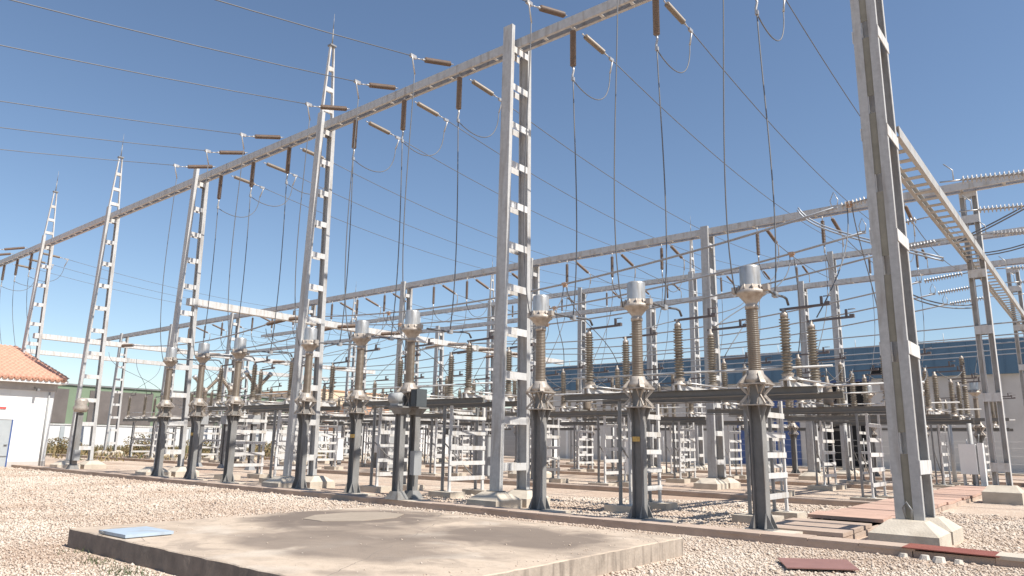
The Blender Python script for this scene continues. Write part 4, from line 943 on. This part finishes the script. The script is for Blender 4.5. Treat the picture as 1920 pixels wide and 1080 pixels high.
for a, b, z1 in ((-2.2, -0.1, 5.6), (-5.4, -3.4, 5.2)):
    d_ = empty('x', (0, 0, 0)); bpy.data.objects.remove(d_)
    m_ = MB(blued).box(((a+b)/2, -0.04, z1/2), (b-a, 0.08, z1)); 
    for q_ in range(1, 5): m_.box(((a+b)/2, -0.09, z1*q_/5), (b-a, 0.02, 0.06))
    m_.build('door', r)
mb = MB(fascia); mb.box(((xl+xr)/2, -0.15, 8.2), (xr-xl+0.6, 0.3, 2.45)); mb.box((xl-0.15, 7.0, 8.2), (0.3, 13.9, 2.45))
x_ = xl
while x_ < xr:
    mb.box((x_, -0.32, 8.2), (0.05, 0.04, 2.45)); x_ += 1.1
mb.build('cladding', r)
MB(steel_lt).box(((xl+xr)/2, 7, 9.46), (xr-xl+0.8, 14.6, 0.08)).build('roof', r)
for i_ in range(14): MB(steel_lt).tube((xl+2+i_*3.1, 0.3, 9.5), (xl+2+i_*3.1, 0.3, 10.2), 0.035, 0.02, n=5).build('roof_spike', r)
for xx in (xl+5, xl+11, xl+17, 8.5, 14, 20): MB(offw).box((xx, -0.02, 3.5), (0.25, 0.10, 7.0)).build('pilaster', r)
MB(dark).box((7.2, -0.33, 7.55), (3.0, 0.05, 0.5)).build('window', r)
tag(r, 'long grey hall with dark blue cladding band and open black doorway', 'hall')
# wire fence in front of hall
r = empty('fence', (0, 57.5, 0)); mb = MB(steel_lt)
for z_ in (0.3, 0.8, 1.3, 1.8, 2.2): mb.tube((-75, 0, z_), (12, 0, z_), 0.008, n=4)
mb.build('fence_wires', r)
x_ = -75
pp = []
while x_ < 12:
    o = MB(steel).tube((0, 0, 0), (0, 0, 2.35), 0.035, n=6).build('post', r, (x_, 0, 0)) if not pp else None
    if o: pp.append(o.data)
    else:
        o = bpy.data.objects.new('post', pp[0]); COL.objects.link(o); o.parent = r; o.location = (x_, 0, 0)
    x_ += 3.2
tag(r, 'thin wire fence on grey posts before the long hall', 'fence')

# ------------------------------------------------------------ left background: white wall, green building, weeds
r = empty('boundary_wall', (-74, 20, 0))
MB(offw).box((0, 16, 1.25), (0.3, 60, 2.5)).build('wall', r)
for i_ in range(14): MB(greyd).box((0.2, -10+i_*4.0, 1.2), (0.12, 0.35, 2.4)).build('buttress', r)
MB(steel_lt).box((0, 16, 2.56), (0.42, 60, 0.12)).build('coping', r)
tag(r, 'long white boundary wall behind the left side of the yard', 'wall')
r = empty('green_building', (-82, 22, 0))
MB(greenp).box((-6, 16, 3.3), (12, 36, 6.6)).build('wall', r)
for i_, (a, b) in enumerate([(1, 7), (9, 15.5), (17, 23), (24.5, 32)]): MB(brownp).box((0.04, (a+b)/2, 4.5), (0.10, b-a, 3.4)).build('louvre_panel', r)
MB(steel_dk).box((-6, 16, 6.68), (12.3, 36.3, 0.16)).build('roof', r)
tag(r, 'low green-clad building with brown louvred panels behind the left wall', 'building')
# low pale buildings in the middle gap
def block(name, loc, dims, m, label, rm=None, win=0):
    r = empty(name, loc); MB(m).box((0, 0, dims[2]/2), dims).build('wall', r); MB(rm or offw).box((0, 0, dims[2]+0.15), (dims[0]+0.6, dims[1]+0.6, 0.3)).build('roof', r)
    for i in range(win):
        y_ = -dims[1]/2+dims[1]*(i+0.5)/win; MB(dark).box((dims[0]/2+0.02, y_, dims[2]*0.6), (0.06, dims[1]/win*0.35, dims[2]*0.2)).build('window', r)
    tag(r, label, 'building', 'distant buildings')
block('distant_building', (-190, 140, 0), (30, 26, 15.5), cream, 'cream distant block above the equipment left of centre', orange, 4)
block('distant_building', (-160, 128, 0), (14, 12, 10.5), orange, 'orange-walled distant block left of centre', cream, 3)
block('distant_building', (-78, 72, 0), (18, 12, 4.8), offw, 'low pale shed seen between the middle columns', steel_lt, 4)
block('distant_building', (-62, 78, 0), (10, 12, 5.6), greyb, 'low grey shed left of the long hall', steel_lt, 2)
# hills
mb = MB(mat('hill_scrub', (0.20, 0.19, 0.14), 0.95, 0, 0.2, 0.02)); n_ = 80; vs = []; 
for i in range(n_+1):
    a = -0.2+i/n_*3.6; R_ = 700; h = 9+6*sin(a*3)+4*sin(a*7+1)+2*sin(a*17)
    vs += [(R_*cos(a), R_*sin(a), -1), ((R_+90)*cos(a), (R_+90)*sin(a), h), ((R_+260)*cos(a), (R_+260)*sin(a), -2)]
fs = []
for i in range(n_):
    for j in range(2): a_ = i*3+j; fs.append((a_, a_+1, a_+4, a_+3))
mb.add(vs, fs, True); struct(mb.build('hills'))

def leaf_cloud(mb, c, R, n, size):
    for i in range(n):
        v = Vector(rng.normal(size=3)); v = v.normalized()*(rng.random()**0.4); p = Vector((c[0]+v.x*R[0], c[1]+v.y*R[1], c[2]+v.z*R[2]))
        a = Vector(rng.normal(size=3)).normalized(); b = a.orthogonal().normalized(); s_ = size*rng.uniform(.6, 1.4)
        mb.add([p-a*s_, p+b*s_*0.6, p+a*s_, p-b*s_*0.6], [(0, 1, 2, 3)])
tr = [(-118, 78, 6.5, 4.0, 'tallest dark green tree left of centre behind the yard'), (-112, 90, 5.5, 3.5, 'round green tree right of the tallest one behind the yard'), (-104, 82, 4.6, 3.0, 'small green tree in front of the distant cream block'),
      (-98, 92, 5.0, 3.3, 'green tree farthest right of the distant group'), (-122, 64, 5.2, 3.4, 'green tree farthest left of the distant group')]
for x_, y_, h_, R_, lab in tr:
    r = empty('tree', (x_, y_, 0))
    m_ = MB(bark); m_.tube((0, 0, 0), (0.1, 0, h_*0.5), 0.25, 0.14)
    for a in range(5): m_.tube((0.08, 0, h_*0.4), (R_*0.5*cos(a*1.3), R_*0.5*sin(a*1.3), h_*0.8), 0.09, 0.03, n=5)
    m_.build('trunk', r)
    m_ = MB(leafm)
    for q_ in range(9): leaf_cloud(m_, (rng.normal()*R_*0.4, rng.normal()*R_*0.4, h_*0.72+rng.normal()*h_*0.12), (R_*0.45, R_*0.45, h_*0.22), 130, 0.22)
    m_.build('crown', r); tag(r, lab, 'tree', 'trees behind the yard')
for i_, (x_, y_, h_) in enumerate([(-69, 24.5, 1.5), (-68, 30.5, 1.9), (-70, 37, 1.6), (-66, 42, 1.4), (-62, 47, 1.7)]):
    r = empty('shrub', (x_, y_, 0)); m_ = MB(bark)
    for a in range(4): m_.tube((0, 0, 0), (0.4*cos(a*1.6), 0.4*sin(a*1.6), h_*0.7), 0.03, 0.01, n=4)
    m_.build('stem', r); m_ = MB(drym)
    leaf_cloud(m_, (0, 0, h_*0.5), (1.5, 1.5, h_*0.5), 620, 0.08); m_.use(leafm); leaf_cloud(m_, (0.2, 0.1, h_*0.45), (1.2, 1.2, h_*0.4), 120, 0.08); m_.build('foliage', r)
    tag(r, 'dry brownish shrub before the white wall, %s from the left' % ordn[i_], 'shrub', 'dry shrubs by the white wall')
# weeds along wall as stuff
mb = MB(drym)
for i in range(14000):
    t = rng.random(); X = -71.5+rng.normal()*1.6 if i % 3 else rng.uniform(-72, -50); Y = rng.uniform(15, 52) if i % 3 else rng.uniform(20, 50)
    if i % 3 == 0 and rng.random() < 0.5: continue
    h = rng.uniform(0.2, 0.85)*(1.0 if i % 3 else 0.5); a = rng.uniform(0, pi); d_ = Vector((cos(a), sin(a), 0))*rng.uniform(.02, .07); ln = Vector((rng.normal()*.15, rng.normal()*.15, h))
    p = Vector((X, Y, 0)); mb.use(drym if rng.random() < 0.8 else leafm); mb.add([p-d_, p+d_, p+d_*0.3+ln, p-d_*0.3+ln], [(0, 1, 2, 3)])
tag(mb.build('weeds'), 'dry brown weeds along the white boundary wall at left', 'weeds', kind='stuff')
# sparse grass by the slab
mb = MB(leafm)
for cx, cy, n_ in [(-10.4, 4.25, 120), (-9.4, 4.2, 160), (-8.5, 4.1, 120), (-11.4, 4.4, 40), (-6.4, 4.2, 90)]:
    for i in range(n_):
        p = Vector((cx+rng.normal()*0.22, cy+rng.normal()*0.10, 0.0)); h = rng.uniform(0.03, 0.09); a = rng.uniform(0, pi); d_ = Vector((cos(a), sin(a), 0))*0.006
        mb.add([p-d_, p+d_, p+Vector((rng.normal()*.03, rng.normal()*.03, h))], [(0, 1, 2)])
tag(mb.build('grass'), 'sparse small green weeds at the foot of the concrete slab', 'grass', kind='stuff')
